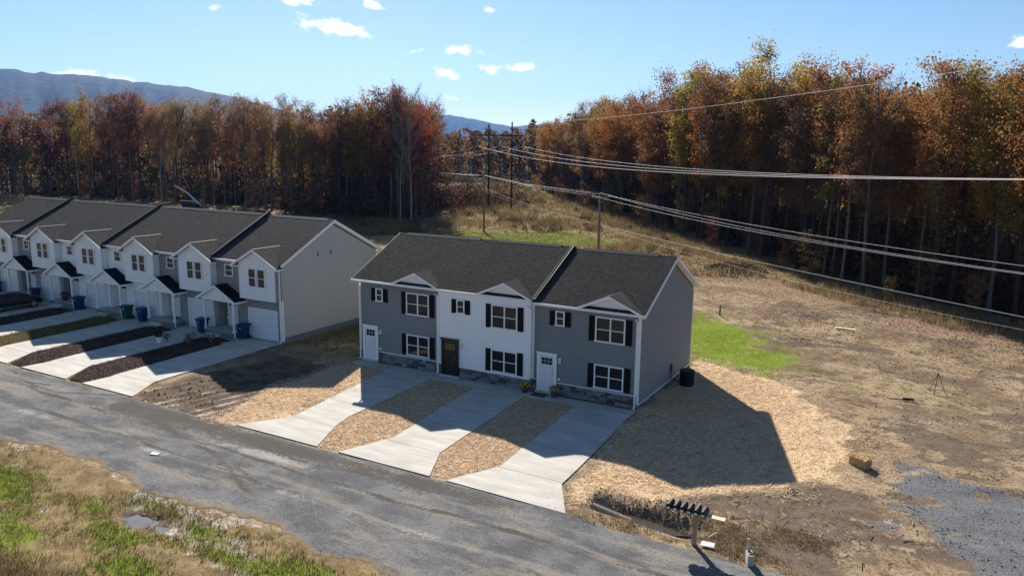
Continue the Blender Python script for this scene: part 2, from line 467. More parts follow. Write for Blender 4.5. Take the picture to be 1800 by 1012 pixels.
# ------------------------------------------------------------------ layout polygons (metres; x along the fronts, y away from the road)
DRIVES = [  # near townhouse: outline of the three drives
    [(3.0, -1.35), (3.6, -5.3), (4.2, -10.3), (2.73, -12.6), (8.08, -12.6), (7.01, -10.2), (6.65, -8.8), (6.44, -1.35)],
    [(9.54, -1.35), (10.38, -9.85), (9.98, -10.96), (9.37, -12.6), (14.39, -12.6), (13.34, -10.29), (12.74, -1.35)],
    [(15.85, -1.35), (16.43, -10.21), (15.23, -12.6), (20.77, -12.7), (19.51, -10.43), (19.43, -8.4), (18.96, -1.35)]]
ROWX, ROWW = -7.1, 6.43
ROW_DRIVES = []
for k in range(6):
    xr = -7.25 - 6.2 * k
    ROW_DRIVES.append([(xr - 3.25, -.9), (xr - 2.85, -10.2), (xr - 3.0 + .3, -10.9), (xr - 2.9, -12.5), (xr + 1.75, -12.5), (xr + .42, -10.2), (xr, -.9)])
STRAW = [[(18.9, -.3), (19.5, -8.4), (19.55, -10.4), (20.6, -12.2), (21.2, -10.6), (23, -9.9), (24.6, -8.7), (27.6, -6.0), (29.3, -4.2), (30.4, -.6), (29.2, 2.6), (26.5, 6.5), (24.6, 9.2), (21.5, 10.6), (18.9, 11.5)],
         [(6.5, -1.4), (6.7, -8.8), (7.0, -10.2), (8.1, -12.5), (9.35, -12.5), (10.0, -10.9), (10.35, -9.8), (9.6, -1.4)],
         [(12.8, -1.4), (13.4, -10.3), (14.4, -12.5), (15.2, -12.5), (16.4, -10.2), (15.9, -1.4)],
         [(.9, -12.6), (.2, -9.2), (-.4, -6), (-.3, -3), (.2, -.6), (.2, 2.5), (0, 6), (0, 0), (3.0, -1.3), (3.6, -5.3), (4.2, -10.3), (2.7, -12.6)]]
LAWN = [(2, 11), (4, 19), (10, 24), (15, 27), (17.9, 25.8), (21.1, 23.0), (24.2, 17.2), (25.4, 12.2), (23.6, 9.4), (21, 10.2), (18.9, 11)]
GREEN_STRIP = [(-40, 75), (-34.9, 69.5), (-19.5, 77), (-10, 69), (-13.3, 60.4), (-27.9, 56.4), (-36, 62)]
PAD = [(31.9, -3.2), (32.7, -1.2), (34.3, -1.9), (36.2, -.9), (46, 4), (50, -14), (36, -14), (35.1, -8.8), (33.4, -6.2)]
FOREST_R = [(-200, 330), (-130, 250), (-93, 200), (-49, 136), (-21, 102), (-2, 77), (19, 51), (30, 39), (38.5, 32.5), (52, 20)]
FOREST_L = [(-190, 66), (-177, 69), (-143, 77), (-102, 80), (-72, 73), (-53.5, 75), (-60, 92), (-84, 128), (-120, 178)]
FOREST_RP = FOREST_R + [(120, 20), (120, 400), (-200, 420)]
FOREST_LP = FOREST_L + [(-170, 240), (-330, 200), (-330, 66)]

def gz(x, y):
    """ground height"""
    x = np.asarray(x, float); y = np.asarray(y, float)
    z = (fbm(x * .9, y * .9, 4) - .5) * .10
    z += (fbm(x * .06 + 40, y * .06, 3) - .5) * .35 * sst(25, 60, np.hypot(x - 8, y))
    flat = np.maximum(poly_sd(x, y, [(-48, -12.7), (21, -12.7), (21, 12), (-48, 12)]), poly_sd(x, y, [(-130, -19.6), (60, -19.6), (60, -12.2), (-130, -12.2)]))
    z *= 1 - .75 * sst(-1, 1.0, flat)
    # drainage ditch beside the culvert
    d = line_d(x, y, [(21.4, -10.9), (23.0, -11.0), (25.0, -11.3)])
    z -= .52 * np.exp(-(d / .62) ** 2) * sst(20.7, 21.5, x)
    z += .05 * np.exp(-(line_d(x, y, [(21.2, -9.7), (23.4, -9.9), (25, -10.2)]) / .45) ** 2)
    # ruts in the mud between the buildings
    m = sst(-.5, 1.5, poly_sd(x, y, [(-6.2, -12.6), (-5.6, -6), (-3, -3), (0, -7), (.8, -12.6)]))
    w = x * .9 - y * .4 + .3 * np.sin(y * .6)
    z += m * (.045 * np.sin(w * 8.0) * (.4 + 1.2 * fbm(x * .6, y * .3 + 8, 2)) + .04 * (fbm(x * 3, y * 3, 3) - .5))
    # roadside hollow with the puddle in front
    z -= .22 * np.exp(-((x - 7.4) / 1.9) ** 2 - ((y + 21.0) / .62) ** 2)
    pg_ = np.exp(-((x - 7.6) / 2.4) ** 2 - ((y + 21.0) / .8) ** 2)
    z += .30 * (fbm(x * 1.5 + 3, y * 1.9, 3) - .5) * pg_
    z += .12 * sst(-20.5, -23, y) * (fbm(x * .5 + 9, y * .5, 3) - .35) * 2
    pd = poly_sd(x, y, PAD)
    z += sst(-.5, .8, pd) * (.10 + .22 * (fbm(x * .55 + 3, y * .9, 4) - .5)) + .16 * np.exp(-(line_d(x, y, [(32.6, -1.6), (34.4, -2.3), (36, -1.4)]) / .35) ** 2)
    # tyre tracks on the bare lot
    for ln in ([(31, -9), (33.5, -8), (36, -9.5)], [(30, -7.2), (33, -6.8), (36.5, -8.2)], [(14, 33), (22, 28), (30, 27), (40, 22)], [(13, 35.5), (22, 30), (31, 29), (41, 24)]):
        dd = line_d(x, y, ln); z += .05 * np.exp(-((dd - .35) / .16) ** 2) - .05 * np.exp(-(dd / .22) ** 2)
    return z
def gzs(x, y): return float(gz(np.array([x]), np.array([y]))[0])

# ------------------------------------------------------------------ the ground sheet
def axis(lo, hi, step, far, grow=1.22):
    a = list(np.arange(lo, hi + step / 2, step))
    s = step; v = a[0]
    pre = []
    while v > -far: s *= grow; v -= s; pre.append(v)
    s = step; v = a[-1]; post = []
    while v < far: s *= grow; v += s; post.append(v)
    return np.array(pre[::-1] + a + post)
gx = axis(-30, 46, .25, 9000); gy = axis(-30, 36, .25, 9000)
GX, GY = np.meshgrid(gx, gy)
X, Y = GX.ravel(), GY.ravel()
Z = gz(X, Y)
nz = fbm(X * .35, Y * .35, 4) - .5
nf_ = fbm(X * 1.3 + 5, Y * 1.3, 3) - .5
straw = np.max([sst(-.75, .75, poly_sd(X, Y, q) + (nz * 2.2 + nf_ * 1.8 if i in (0, 3) else nz * .2)) for i, q in enumerate(STRAW)], 0)
straw *= 1 - .46 * sst(23.5, 30, X + nz * 4) - .25 * sst(3, 10, Y) * (X > 19)
green = sst(-2.6, 2.6, poly_sd(X, Y, LAWN) - .8 + nz * 8 + nf_ * 5) * .74
green = np.maximum(green, .85 * sst(-3, 3, poly_sd(X, Y, GREEN_STRIP) + nz * 12))
fore = Y < -19.2
fd = -(Y + 19.4)
fg = sst(-.25, .35, fbm(X * .28 + 3, Y * .55, 4) - .5 + .22 * np.exp(-((fd - 1.9) / 1.3) ** 2) * sst(2, 12, X) + .25 * np.exp(-(((X - 4.5) / 2.2) ** 2 + ((Y + 24.4) / 1.0) ** 2)) - .02)
green = np.maximum(green, np.where(fore, fg * .80 * sst(0, 1.0, fd) * (1 - .9 * np.exp(-((X - 7.7) / 2.0) ** 4 - ((Y + 21.05) / .7) ** 4)), 0))
sidegrass = sst(-.6, 1.2, poly_sd(X, Y, [(-6.9, -.5), (-.3, -.5), (-.3, 14), (-6.9, 14)]) + nz * 2)
green = np.maximum(green, sidegrass * .42)
green = np.maximum(green, .34 * sst(-2, 2, poly_sd(X, Y, [(27, 9), (34, 8.5), (38, 12), (33, 15), (28, 12.5)]) + nz * 5))
mud = sst(-.6, .8, poly_sd(X, Y, [(-6.3, -12.8), (-5.9, -6), (-4.5, -2), (0.2, -2), (-.3, -6), (.3, -9), (.9, -12.8)]) + nz * 2.2) * .82
mud = np.maximum(mud, sst(-.5, .5, poly_sd(X, Y, [(20.8, -12.0), (21.2, -10.5), (23.3, -10.3), (25.2, -10.8), (25.0, -11.8), (23, -12.1)]) + nz) * .7)
lot = (X > 19.5) * (Y > -12.4) * (Y < 42) * (1 - straw) 
mud = np.maximum(mud, .62 * sst(.0, .13, fbm(X * .18 + 7, Y * .34, 5) - .5) * lot)
mud = np.maximum(mud, .6 * sst(.10, .2, fbm(X * .5 + 70, Y * 1.1, 4) - .5) * lot)
pale0 = .34 * sst(.08, .2, fbm(X * .22 + 90, Y * .5, 4) - .5) * lot
mud = np.maximum(mud, .85 * np.exp(-((X - 7.7) / 2.0) ** 2 - ((Y + 21.05) / .7) ** 2))
mud = np.maximum(mud, .5 * sst(-1, 1, poly_sd(X, Y, [(24.5, -12.4), (27, -8.6), (31, -6), (31.5, -12.6)]) + nz * 3))
stk = .5 + .5 * np.sin((X * .9 - Y * .4 + .3 * np.sin(Y * .6)) * 8.0 + 1.5) 
pale = stk * sst(-.5, .5, poly_sd(X, Y, [(-4.2, -12.6), (-3.0, -9.8), (-.8, -9.0), (-.2, -10.2), (.8, -12.6)]) + nz * 2.5) * (.2 + .85 * fbm(X * 1.1, Y * .7 + 3, 3))  # wet glints along the ruts, put into the colour as pale streaks
pale = np.maximum(pale, np.where(fore, .55 * sst(.06, .22, fbm(X * .3 + 31, Y * .62, 4) - .5), 0))
pale = np.maximum(pale, .6 * np.exp(-((X + 1.2) / 1.6) ** 2 - ((Y + 21.2) / .7) ** 2))
pale = np.maximum(pale, pale0)
inR = poly_sd(X, Y, FOREST_RP); inL = poly_sd(X, Y, FOREST_LP)
dry = sst(44, 58, Y + .35 * X + nz * 14) * .9
dry = np.maximum(dry, .85 * sst(28, 34, Y) * sst(10, 0, X))
dry = np.maximum(dry, .6 * sst(-4.5, -1, inR + nz * 4))
dry = np.maximum(dry, np.where(fore, .72 + .5 * nz, 0))
dry = np.maximum(dry, np.where(fore, .9 * np.exp(-((X - 7.5) / 3.6) ** 2 - ((Y + 26.0) / 1.0) ** 2), 0))
litter = sst(-16, -2, inR + nz * 10) * .75
litter = np.maximum(litter, sst(-2, 2, inL) )
litter = np.maximum(litter, sst(-2, 3, inR))
litter = np.maximum(litter, .7 * sst(36, 46, Y))
dark = np.maximum(sst(0, 6, inR), sst(0, 6, inL)) * .6  # woodland shade put into the ground colour, under and beyond the trees
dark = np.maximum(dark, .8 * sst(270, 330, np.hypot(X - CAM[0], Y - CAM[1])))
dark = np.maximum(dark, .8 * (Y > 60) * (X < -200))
grav = sst(-1.6, 1.6, poly_sd(X, Y, PAD) + nz * 5.0 + nf_ * 3.5) * (.62 + .6 * fbm(X * .45 + 2, Y * .45, 3))
grav = np.maximum(grav, .62 * np.exp(-(((X - 31.3) / 1.2) ** 2 + ((Y + 7.6) / .6) ** 2)))
one = np.ones_like(X)
nxn, nyn = len(gx), len(gy)
ii = (np.arange(nyn - 1)[:, None] * nxn + np.arange(nxn - 1)[None, :]).ravel()
quads = np.stack([ii, ii + 1, ii + 1 + nxn, ii + nxn], 1)
gm = np_mesh('ground', np.stack([X, Y, Z], 1), quads, attr={
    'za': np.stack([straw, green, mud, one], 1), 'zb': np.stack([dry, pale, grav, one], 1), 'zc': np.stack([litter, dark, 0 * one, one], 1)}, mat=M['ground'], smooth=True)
tag(link('ground', gm), kind='structure')

# gravel road, a separate sheet with ragged edges
rx = np.concatenate([np.arange(-130, -30, .6), np.arange(-30, 45, .15), np.arange(45, 62, .5)]); rt = np.linspace(0, 1, 54)
e_top = -12.58 + (fbm(rx * .8, rx * 0 + 3, 3) - .5) * .12 - sst(21, 23.5, rx) * (.15 + (fbm(rx * 1.1, rx * 0 + 9, 3) - .5) * .9)
e_bot = -19.35 + (fbm(rx * .35, rx * 0 + 5, 4) - .5) * 1.5 + (fbm(rx * 2.2, rx * 0 + 1, 3) - .5) * .5
RXX = np.repeat(rx[None], len(rt), 0); RT = np.repeat(rt[:, None], len(rx), 1)
RYY = e_bot[None] * (1 - RT) + e_top[None] * RT
RZ = gz(RXX.ravel(), RYY.ravel()).reshape(RXX.shape) + .022 - .04 * ((RT < .001) | (RT > .999)) + .02 * np.sin(RT * math.pi)
muddy = .60 * np.exp(-((RYY + 13.4) / 1.0) ** 2) * sst(-7, -4.5, RXX) * sst(22, 17, RXX) + .35 * np.exp(-((RYY + 14.9) / 1.2) ** 2) * sst(-9, -3, RXX) * sst(10, 3, RXX)
for ln, wd, am in (([(-40, -14.2), (-10, -14.5), (0, -14.9), (10, -15.2), (24, -15.0), (40, -15.4)], .22, .55), ([(-40, -15.9), (-10, -16.2), (2, -16.5), (14, -16.9), (40, -17.0)], .24, .5),
                   ([(-16, -13.2), (-12.5, -14.2), (-9.5, -14.0), (-6.2, -12.8)], .12, .7), ([(-19, -14.6), (-15, -14.6), (-11.5, -13.6)], .12, .65), ([(2, -13.0), (4.5, -14.0), (8.5, -14.3), (13, -13.7)], .15, .6),
                   ([(6, -15.0), (6.8, -16.2), (8.6, -16.8), (11, -16.6)], .10, .6), ([(-5.5, -12.8), (-3, -13.9), (0, -14.6), (5, -15.8), (9, -17.6)], .3, .55)):
    muddy = np.maximum(muddy, am * np.exp(-(line_d(RXX + (fbm(RXX * .5, RYY * .5, 2) - .5) * .6, RYY + (fbm(RXX * .4 + 9, RYY * .4, 2) - .5) * .5, ln) / wd) ** 2) * (.6 + 1.0 * fbm(RXX * .7, RYY * .7 + 5, 3)))
soil_e = np.maximum(sst(.10, .0, RT), sst(.93, 1, RT) * sst(20.8, 22, RXX)) * .8 + .3 * np.exp(-(((RXX - 1) / 5) ** 2 + ((RYY + 15) / .9) ** 2))
fines = .5 * np.exp(-((RYY + 14.6) / .5) ** 2) * sst(-1, 2, RXX) * sst(13, 9, RXX) + .42 * np.exp(-((RYY + 16.8) / .4) ** 2)
ii = (np.arange(len(rt) - 1)[:, None] * len(rx) + np.arange(len(rx) - 1)[None, :]).ravel()
rm = np_mesh('gravel_road', np.stack([RXX.ravel(), RYY.ravel(), RZ.ravel()], 1), np.stack([ii, ii + 1, ii + 1 + len(rx), ii + len(rx)], 1),
             attr={'za': np.stack([muddy.ravel(), soil_e.ravel(), fines.ravel(), np.ones(RXX.size)], 1)}, mat=M['gravel'], smooth=True)
tag(link('gravel_road', rm), kind='structure')

# distant ridges: a strip of terrain in polar coordinates about the place
def ridge(name, prof, r0, r1, mat, seed):
    azs = np.radians(np.arange(-100, 40, .22)); rr = np.linspace(0, 1, 26)
    A, T = np.meshgrid(azs, rr)
    ad = np.degrees(A)
    hh = np.interp(ad, [q[0] for q in prof], [q[1] for q in prof])          # elevation angle of the crest
    rad = r0 + (r1 - r0) * T
    crest = np.tan(np.radians(hh)) * (r0 + (r1 - r0) * .62) + 13
    shape = np.where(T < .62, sst(0, .62, T) ** .8, 1 - .5 * sst(.62, 1, T))
    fold = fbm(ad * .75 + seed, T * 3 + seed, 5) - .5
    z = crest * shape * (1 + fold * .55 * (1 - np.exp(-((T - .62) / .2) ** 2))) + crest * .05 * (fbm(ad * 2.2 + seed, T * 5, 4) - .5)
    z = np.where(T < .02, -30, z)
    xs = CAM[0] + np.sin(A) * rad; ys = CAM[1] + np.cos(A) * rad
    n = len(azs); i2 = (np.arange(len(rr) - 1)[:, None] * n + np.arange(n - 1)[None, :]).ravel()
    m = np_mesh(name, np.stack([xs.ravel(), ys.ravel(), z.ravel()], 1), np.stack([i2, i2 + 1, i2 + 1 + n, i2 + n], 1), mat=mat, smooth=True)
    return tag(link(name, m), kind='structure')
t = NT('mountain_forest'); p = t.pos(); n1 = t.noise(p, .012, 6, .7); n2 = t.noise(p, .0025, 4)
t.bump(n1, 1.0, 30)
M['mount'] = t.col(t.mix(n1, (.022, .028, .02), t.mix(n2, (.06, .04, .028), (.035, .045, .025))), .95, .05)
ridge('mountain_ridge', [(-100, 4.0), (-75, 4.5), (-66, 4.6), (-62.3, 4.3), (-60.6, 4.2), (-57.8, 4.18), (-54.9, 3.86), (-51.8, 3.67), (-49.3, 3.2), (-47.1, 2.73), (-43, 1.7), (-38, .6), (-30, .2), (40, .2)], 3600, 6800, M['mount'], 3.3)
ridge('mountain_ridge', [(-100, 1.2), (-50, 1.4), (-40, 1.9), (-36.1, 2.26), (-34, 2.29), (-31.6, 1.88), (-29.5, 1.52), (-28.2, 1.66), (-24, 1.9), (-15, 2.2), (0, 2.6), (40, 2.0)], 6900, 8800, M['mount'], 8.1)

# ------------------------------------------------------------------ concrete
def slab(name, poly, z0, z1, parent=None, cuts=()):
    """concrete slab; cuts = y positions of the control joints"""
    mb = MB()
    def clip(pts, yc, keep_above):
        out = []
        for i in range(len(pts)):
            a, b = pts[i], pts[(i + 1) % len(pts)]
            ia = (a[1] >= yc) == keep_above; ib = (b[1] >= yc) == keep_above
            if ia: out.append(a)
            if ia != ib:
                t_ = (yc - a[1]) / (b[1] - a[1]); out.append((a[0] + (b[0] - a[0]) * t_, yc))
        return out
    pieces = [poly]; rest = poly; pieces = []
    for yc in sorted(cuts, reverse=True):
        pieces.append(clip(rest, yc + .016, True)); rest = clip(rest, yc - .016, False)
    pieces.append(rest)
    for q in pieces:
        if len(q) >= 3: mb.prism([(x, y, z1) for x, y in q], (0, 0, z0 - z1))
    mb.prism([(x, y, z1 - .03) for x, y in poly], (0, 0, z0 - z1 + .03 - .01))
    return tag(mb.build(name, M['concrete'], parent), kind='structure')
for i, d in enumerate(DRIVES):
    slab('driveway', d, -.16, .045, cuts=(-4.2, -7.2, -10.3))
slab('front_walk', [(.12, -.35), (.12, -1.1), (.9, -1.345), (19.0, -1.345), (18.95, -.35), (12.9, -.35), (6.0, -.05)], -.16, .047)
for d in ROW_DRIVES:
    slab('driveway', d, -.16, .045, cuts=(-3.2, -5.6, -8.0, -10.4))
for k in range(6):
    xr = -7.25 - 6.2 * k
    slab('entry_pad', [(xr - 6.0, -.88), (xr - 4.6, -2.3), (xr - 3.2, -2.2), (xr - 3.255, -.88)], -.16, .044)
for k in range(6):
    xr = ROWX - ROWW * k
    slab('garage_apron', [(xr - 4.0, .05), (xr - 4.0, -.895), (xr + .02, -.895), (xr + .02, .05)], -.16, .06)

def mulch_mat(name, c1, c2, c3):
    t = NT(name); p = t.pos(); n1 = t.noise(p, 9, 5, .75); n2 = t.noise(p, 1.2, 4)
    c = t.mix(t.ss(n1, .35, .62), c1, c2); c = t.mix(t.ss(n1, .62, .74), c, c3); c = t.mix(t.math('MULTIPLY', t.ss(n2, .5, .7), .4), c, c1)
    t.bump(n1, 1.0, .06); return t.col(c, .97, .02)
M['mulch'] = mulch_mat('mulch_dark', (.028, .018, .016), (.075, .048, .042), (.20, .145, .13))
M['mulch_weedy'] = mulch_mat('mulch_weedy', (.05, .035, .022), (.12, .085, .045), (.19, .15, .08))
BEDS = []
for k in range(5):
    xr = -7.25 - 6.2 * k
    BEDS.append([(xr - 3.27, -1.0), (xr - 3.22, -2.25), (xr - 2.87, -10.2), (xr - 2.72, -10.95), (xr - 2.92, -12.4), (xr - 4.35, -12.4), (xr - 5.72, -10.2), (xr - 6.1, -2.32), (xr - 6.15, -1.0)])
for k, b in enumerate(BEDS):
    P2 = np.array(b); x0, y0 = P2.min(0); x1, y1 = P2.max(0)
    mb = MB(); n = 40
    # domed bed, rows along y
    cy = np.linspace(y0, y1, 60); rows = []
    for yy in cy:
        xs = []
        for (ax, ay), (bx, by) in zip(b, b[1:] + b[:1]):
            if (ay - yy) * (by - yy) <= 0 and ay != by: xs.append(ax + (bx - ax) * (yy - ay) / (by - ay))
        lo, hi = (min(xs), max(xs)) if xs else (x0, x1)
        rows.append([(lo + (hi - lo) * j / 14, yy, .02 + .07 * math.sin(math.pi * j / 14) * min(1, (y1 - yy) * 2 + .1, (yy - y0) * 2 + .1) + random.uniform(-.012, .012)) for j in range(15)])
    vv = [q for r_ in rows for q in r_]
    ff = [(i * 15 + j, i * 15 + j + 1, (i + 1) * 15 + j + 1, (i + 1) * 15 + j) for i in range(59) for j in range(14)]
    mb.add(vv, ff)
    tag(mb.build('mulch_bed', M['mulch_weedy'] if k == 2 else M['mulch']), kind='structure')

# ------------------------------------------------------------------ building pieces
def window(parent, x0, x1, z0, z1, y, lites=2, trim=.07, name='window'):
    """white framed double-hung window facing -y; lites side by side"""
    mb = MB(); d = .07
    mb.box(x0, x1, y - d, y, z1 - trim, z1); mb.box(x0 - .03, x1 + .03, y - d - .03, y, z0, z0 + trim)
    mb.box(x0, x0 + trim, y - d, y, z0 + trim, z1 - trim); mb.box(x1 - trim, x1, y - d, y, z0 + trim, z1 - trim)
    w = (x1 - x0 - trim * (lites + 1)) / lites
    for k in range(1, lites):
        xx = x0 + trim * .5 + k * (w + trim); mb.box(xx - .02, xx + trim * .5 + .02, y - d, y, z0 + trim, z1 - trim)
    o = mb.build(name, M['white_trim'], parent)
    zm = (z0 + z1) / 2
    for k in range(lites):
        a = x0 + trim + k * (w + trim); b = a + w
        sb = MB(); sb.box(a, b, y - d + .008, y - .002, zm - .02, zm + .02); sb.build('sash_rail', M['white_trim'], o)
        for (q0, q1, yy) in ((z0 + trim, zm - .02, y - .012), (zm + .02, z1 - trim, y - .03)):
            tl = random.uniform(-.004, .004)
            g = MB(); g.add([(a, yy + tl, q0), (b, yy - tl, q0), (b, yy - tl, q1), (a, yy + tl, q1), (a, y + .01, q0), (b, y + .01, q0), (b, y + .01, q1), (a, y + .01, q1)],
                            [(0, 1, 2, 3), (4, 7, 6, 5), (0, 4, 5, 1), (3, 2, 6, 7), (0, 3, 7, 4), (1, 5, 6, 2)])
            g.build('pane', M['glass'], o)
    return o

def shutter(parent, x0, x1, z0, z1, y):
    mb = MB(); r = .045
    mb.box(x0, x1, y - .02, y, z0, z1)
    mb.box(x0, x0 + r, y - .04, y - .02, z0, z1); mb.box(x1 - r, x1, y - .04, y - .02, z0, z1)
    for zz in (z0, (z0 + z1) / 2 - r / 2, z1 - r): mb.box(x0 + r, x1 - r, y - .04, y - .02, zz, zz + r)
    zz = z0 + r + .02
    while zz < z1 - r - .03:
        mb.add([(x0 + r, y - .034, zz), (x1 - r, y - .034, zz), (x1 - r, y - .021, zz + .04), (x0 + r, y - .021, zz + .04)], [(0, 1, 2, 3)]); zz += .048
    return mb.build('shutter', M['black_paint'], parent)

def door(parent, x0, x1, z0, z1, y, white=True, lites=(3, 2), head=True):
    fm = M['white_trim'] if white else M['door_black']; dm = M['door_white'] if white else M['door_black']
    if head:
        fb = MB(); tw = .16
        fb.box(x0 - tw, x0, y - .06, y, z0 - .06, z1 + .02); fb.box(x1, x1 + tw, y - .06, y, z0 - .06, z1 + .02)
        fb.box(x0 - tw, x1 + tw, y - .065, y, z1 + .02, z1 + .17); fb.box(x0 - tw - .05, x1 + tw + .05, y - .12, y, z1 + .17, z1 + .23)
        fb.build('door_frame', fm, parent)
    else:
        fb = MB(); tw = .09
        fb.box(x0 - tw, x0, y - .05, y, z0, z1 + tw); fb.box(x1, x1 + tw, y - .05, y, z0, z1 + tw); fb.box(x0, x1, y - .05, y, z1, z1 + tw)
        fb.build('door_frame', fm, parent)
    sb = MB(); sb.box(x0 - .16 if head else x0, x1 + .16 if head else x1, y - .16, y, z0 - .12, z0 - .062); sb.build('door_sill', M['white_trim'] if white else M['door_black'], parent)
    db = MB(); yd = y - .02
    db.box(x0 + .005, x1 - .005, yd, y + .02, z0 - .055, z1)
    w = x1 - x0; lz = z1 - .48
    for (a, b, c, d) in ((.12, .46, .10, lz - z0 - .18), (.54, .88, .10, lz - z0 - .18)):       # raised panels
        db.box(x0 + a * w, x0 + b * w, yd - .012, yd, z0 + c, z0 + d)
    db.box(x0 + .08 * w, x1 - .08 * w, yd - .03, yd, lz - .13, lz - .09)                        # dentil shelf
    o = db.build('door', dm, parent)
    nx, nzz = lites; pw = .76 * w / nx; ph = .40 / nzz
    for i in range(nx):
        for j in range(nzz):
            g = MB(); a = x0 + .12 * w + i * pw; c = lz + .0 + j * ph
            g.box(a + .012, a + pw - .012, yd - .008, yd - .001, c + .012, c + ph - .012); g.build('pane', M['glass'], o)
    h = MB(); hx = x1 - .1 * w
    h.tube([(hx, yd, z0 + .95), (hx, yd - .07, z0 + .95)], .028, 8); h.tube([(hx, yd, z0 + 1.1), (hx, yd - .04, z0 + 1.1)], .03, 8); h.build('door_handle', M['steel'], o)
    return o

def wall_lamp(parent, x, y, z):
    b = MB(); b.box(x - .07, x + .07, y - .05, y, z - .14, z + .14); b.tube([(x, y - .04, z + .05), (x, y - .16, z + .05)], .02, 6)
    o = b.build('wall_lamp', M['white_trim'], parent)
    g = MB(); g.lathe([(.04, -.12), (.06, -.08), (.05, .04), (.07, .06), (.01, .11)], 8, (x, y - .15, z)); g.build('lamp_glass', M['lamp_glass'], o)

def downspout(parent, x, y, z0, z1, kick=True):
    b = MB(); b.box(x - .045, x + .045, y - .075, y - .005, z0 + .12, z1)
    b.prism([(x - .045, y - .075, z0 + .12), (x - .045, y - .005, z0 + .12), (x - .045, y - .2, z0 + .02), (x - .045, y - .24, z0 + .06)], (.09, 0, 0))
    b.prism([(x - .045, y - .075, z1), (x - .045, y - .005, z1), (x - .045, y - .28, z1 + .22), (x - .045, y - .35, z1 + .22)], (.09, 0, 0))
    return b.build('downspout', M['white_trim'], parent)

def gutter(parent, x0, x1, y, z):
    """K-profile gutter; y is the fascia plane, opens upward"""
    b = MB(); pr = [(0, 0), (0, -.12), (-.08, -.12), (-.125, -.03), (-.125, 0), (-.112, 0), (-.112, -.03), (-.075, -.105), (-.013, -.105), (-.013, 0)]
    b.prism([(x0, y + a, z + c) for a, c in pr], (x1 - x0, 0, 0)); return b.build('gutter', M['white_trim'], parent)

def courses(parent, x0, x1, ya, za, yb, zb, mat, step=.145, out=.011, name='shingle_courses'):
    """overlapping shingle courses laid on the slope from the eave (ya, za) up to (yb, zb)"""
    L = math.hypot(yb - ya, zb - za); uy, uz = (yb - ya) / L, (zb - za) / L
    ny, nzv = (-uz, uy) if uy > 0 else (uz, -uy)
    mb = MB(); n = int(L / step)
    for i in range(n):
        a, b = L * i / n, L * (i + 1) / n
        p0 = (ya + uy * a, za + uz * a); p1 = (ya + uy * b, za + uz * b)
        lo = (p0[0] + ny * out, p0[1] + nzv * out); hi = (p1[0] + ny * .003, p1[1] + nzv * .003); bt = (p0[0] + ny * .002, p0[1] + nzv * .002)
        V = [(x0, *lo), (x1, *lo), (x1, *hi), (x0, *hi), (x0, *bt), (x1, *bt)]
        mb.add(V, [(0, 1, 2, 3), (4, 5, 1, 0)] if uy > 0 else [(3, 2, 1, 0), (0, 1, 5, 4)])
    return tag(mb.build(name, mat, parent), kind='stuff')

def rake_board(mb, x, pts, h, th):
    """board hanging below the segment pts[0]-pts[1] (y,z) at x, thickness th in x"""
    (ya, za), (yb, zb) = pts
    mb.prism([(x, ya, za), (x, yb, zb), (x, yb, zb - h), (x, ya, za - h)], (th, 0, 0))

def front_rakes(mb, xc, hw, y, zp, ze, h, th):
    for s in (-1, 1):
        mb.prism([(xc, y, zp), (xc + s * hw, y, ze), (xc + s * hw, y, ze - h), (xc, y, zp - h)], (0, th, 0))

def cross_gable(parent, xc, hw, yf, zp, ze, main_z, slope, y_eave, mat, th=.07, cap=None):
    """small gable roof running back into the main roof plane z = main_z + slope*(y - y_eave)"""
    yi = y_eave + (zp - main_z) / slope
    mb = MB(); k = (zp - ze) / hw
    for s in (-1, 1):
        if ze >= main_z - 1e-3:
            yv = y_eave + (ze - main_z) / slope
            pts = [(xc, yf, zp), (xc + s * hw, yf, ze), (xc + s * hw, yv + .05, ze), (xc, yi + .1, zp)]
        else:
            dx = (zp - main_z) / k
            pts = [(xc, yf, zp), (xc + s * hw, yf, ze), (xc + s * hw, y_eave + .1, ze), (xc + s * dx, y_eave + .1, main_z), (xc, yi + .1, zp)]
        mb.prism(pts, (0, 0, -th))
    o = mb.build('gable_roof', mat, parent)
    if cap:
        c = MB(); c.prism([(xc, yf - .01, zp + .018), (xc - .09, yf - .01, zp + .018 - .09 * k), (xc - .09, yf - .01, zp - .09 * k - .01), (xc, yf - .01, zp - .02), (xc + .09, yf - .01, zp - .09 * k - .01), (xc + .09, yf - .01, zp + .018 - .09 * k)], (0, yi - yf + .06, 0)); c.build('ridge_cap', cap, o)
    return o

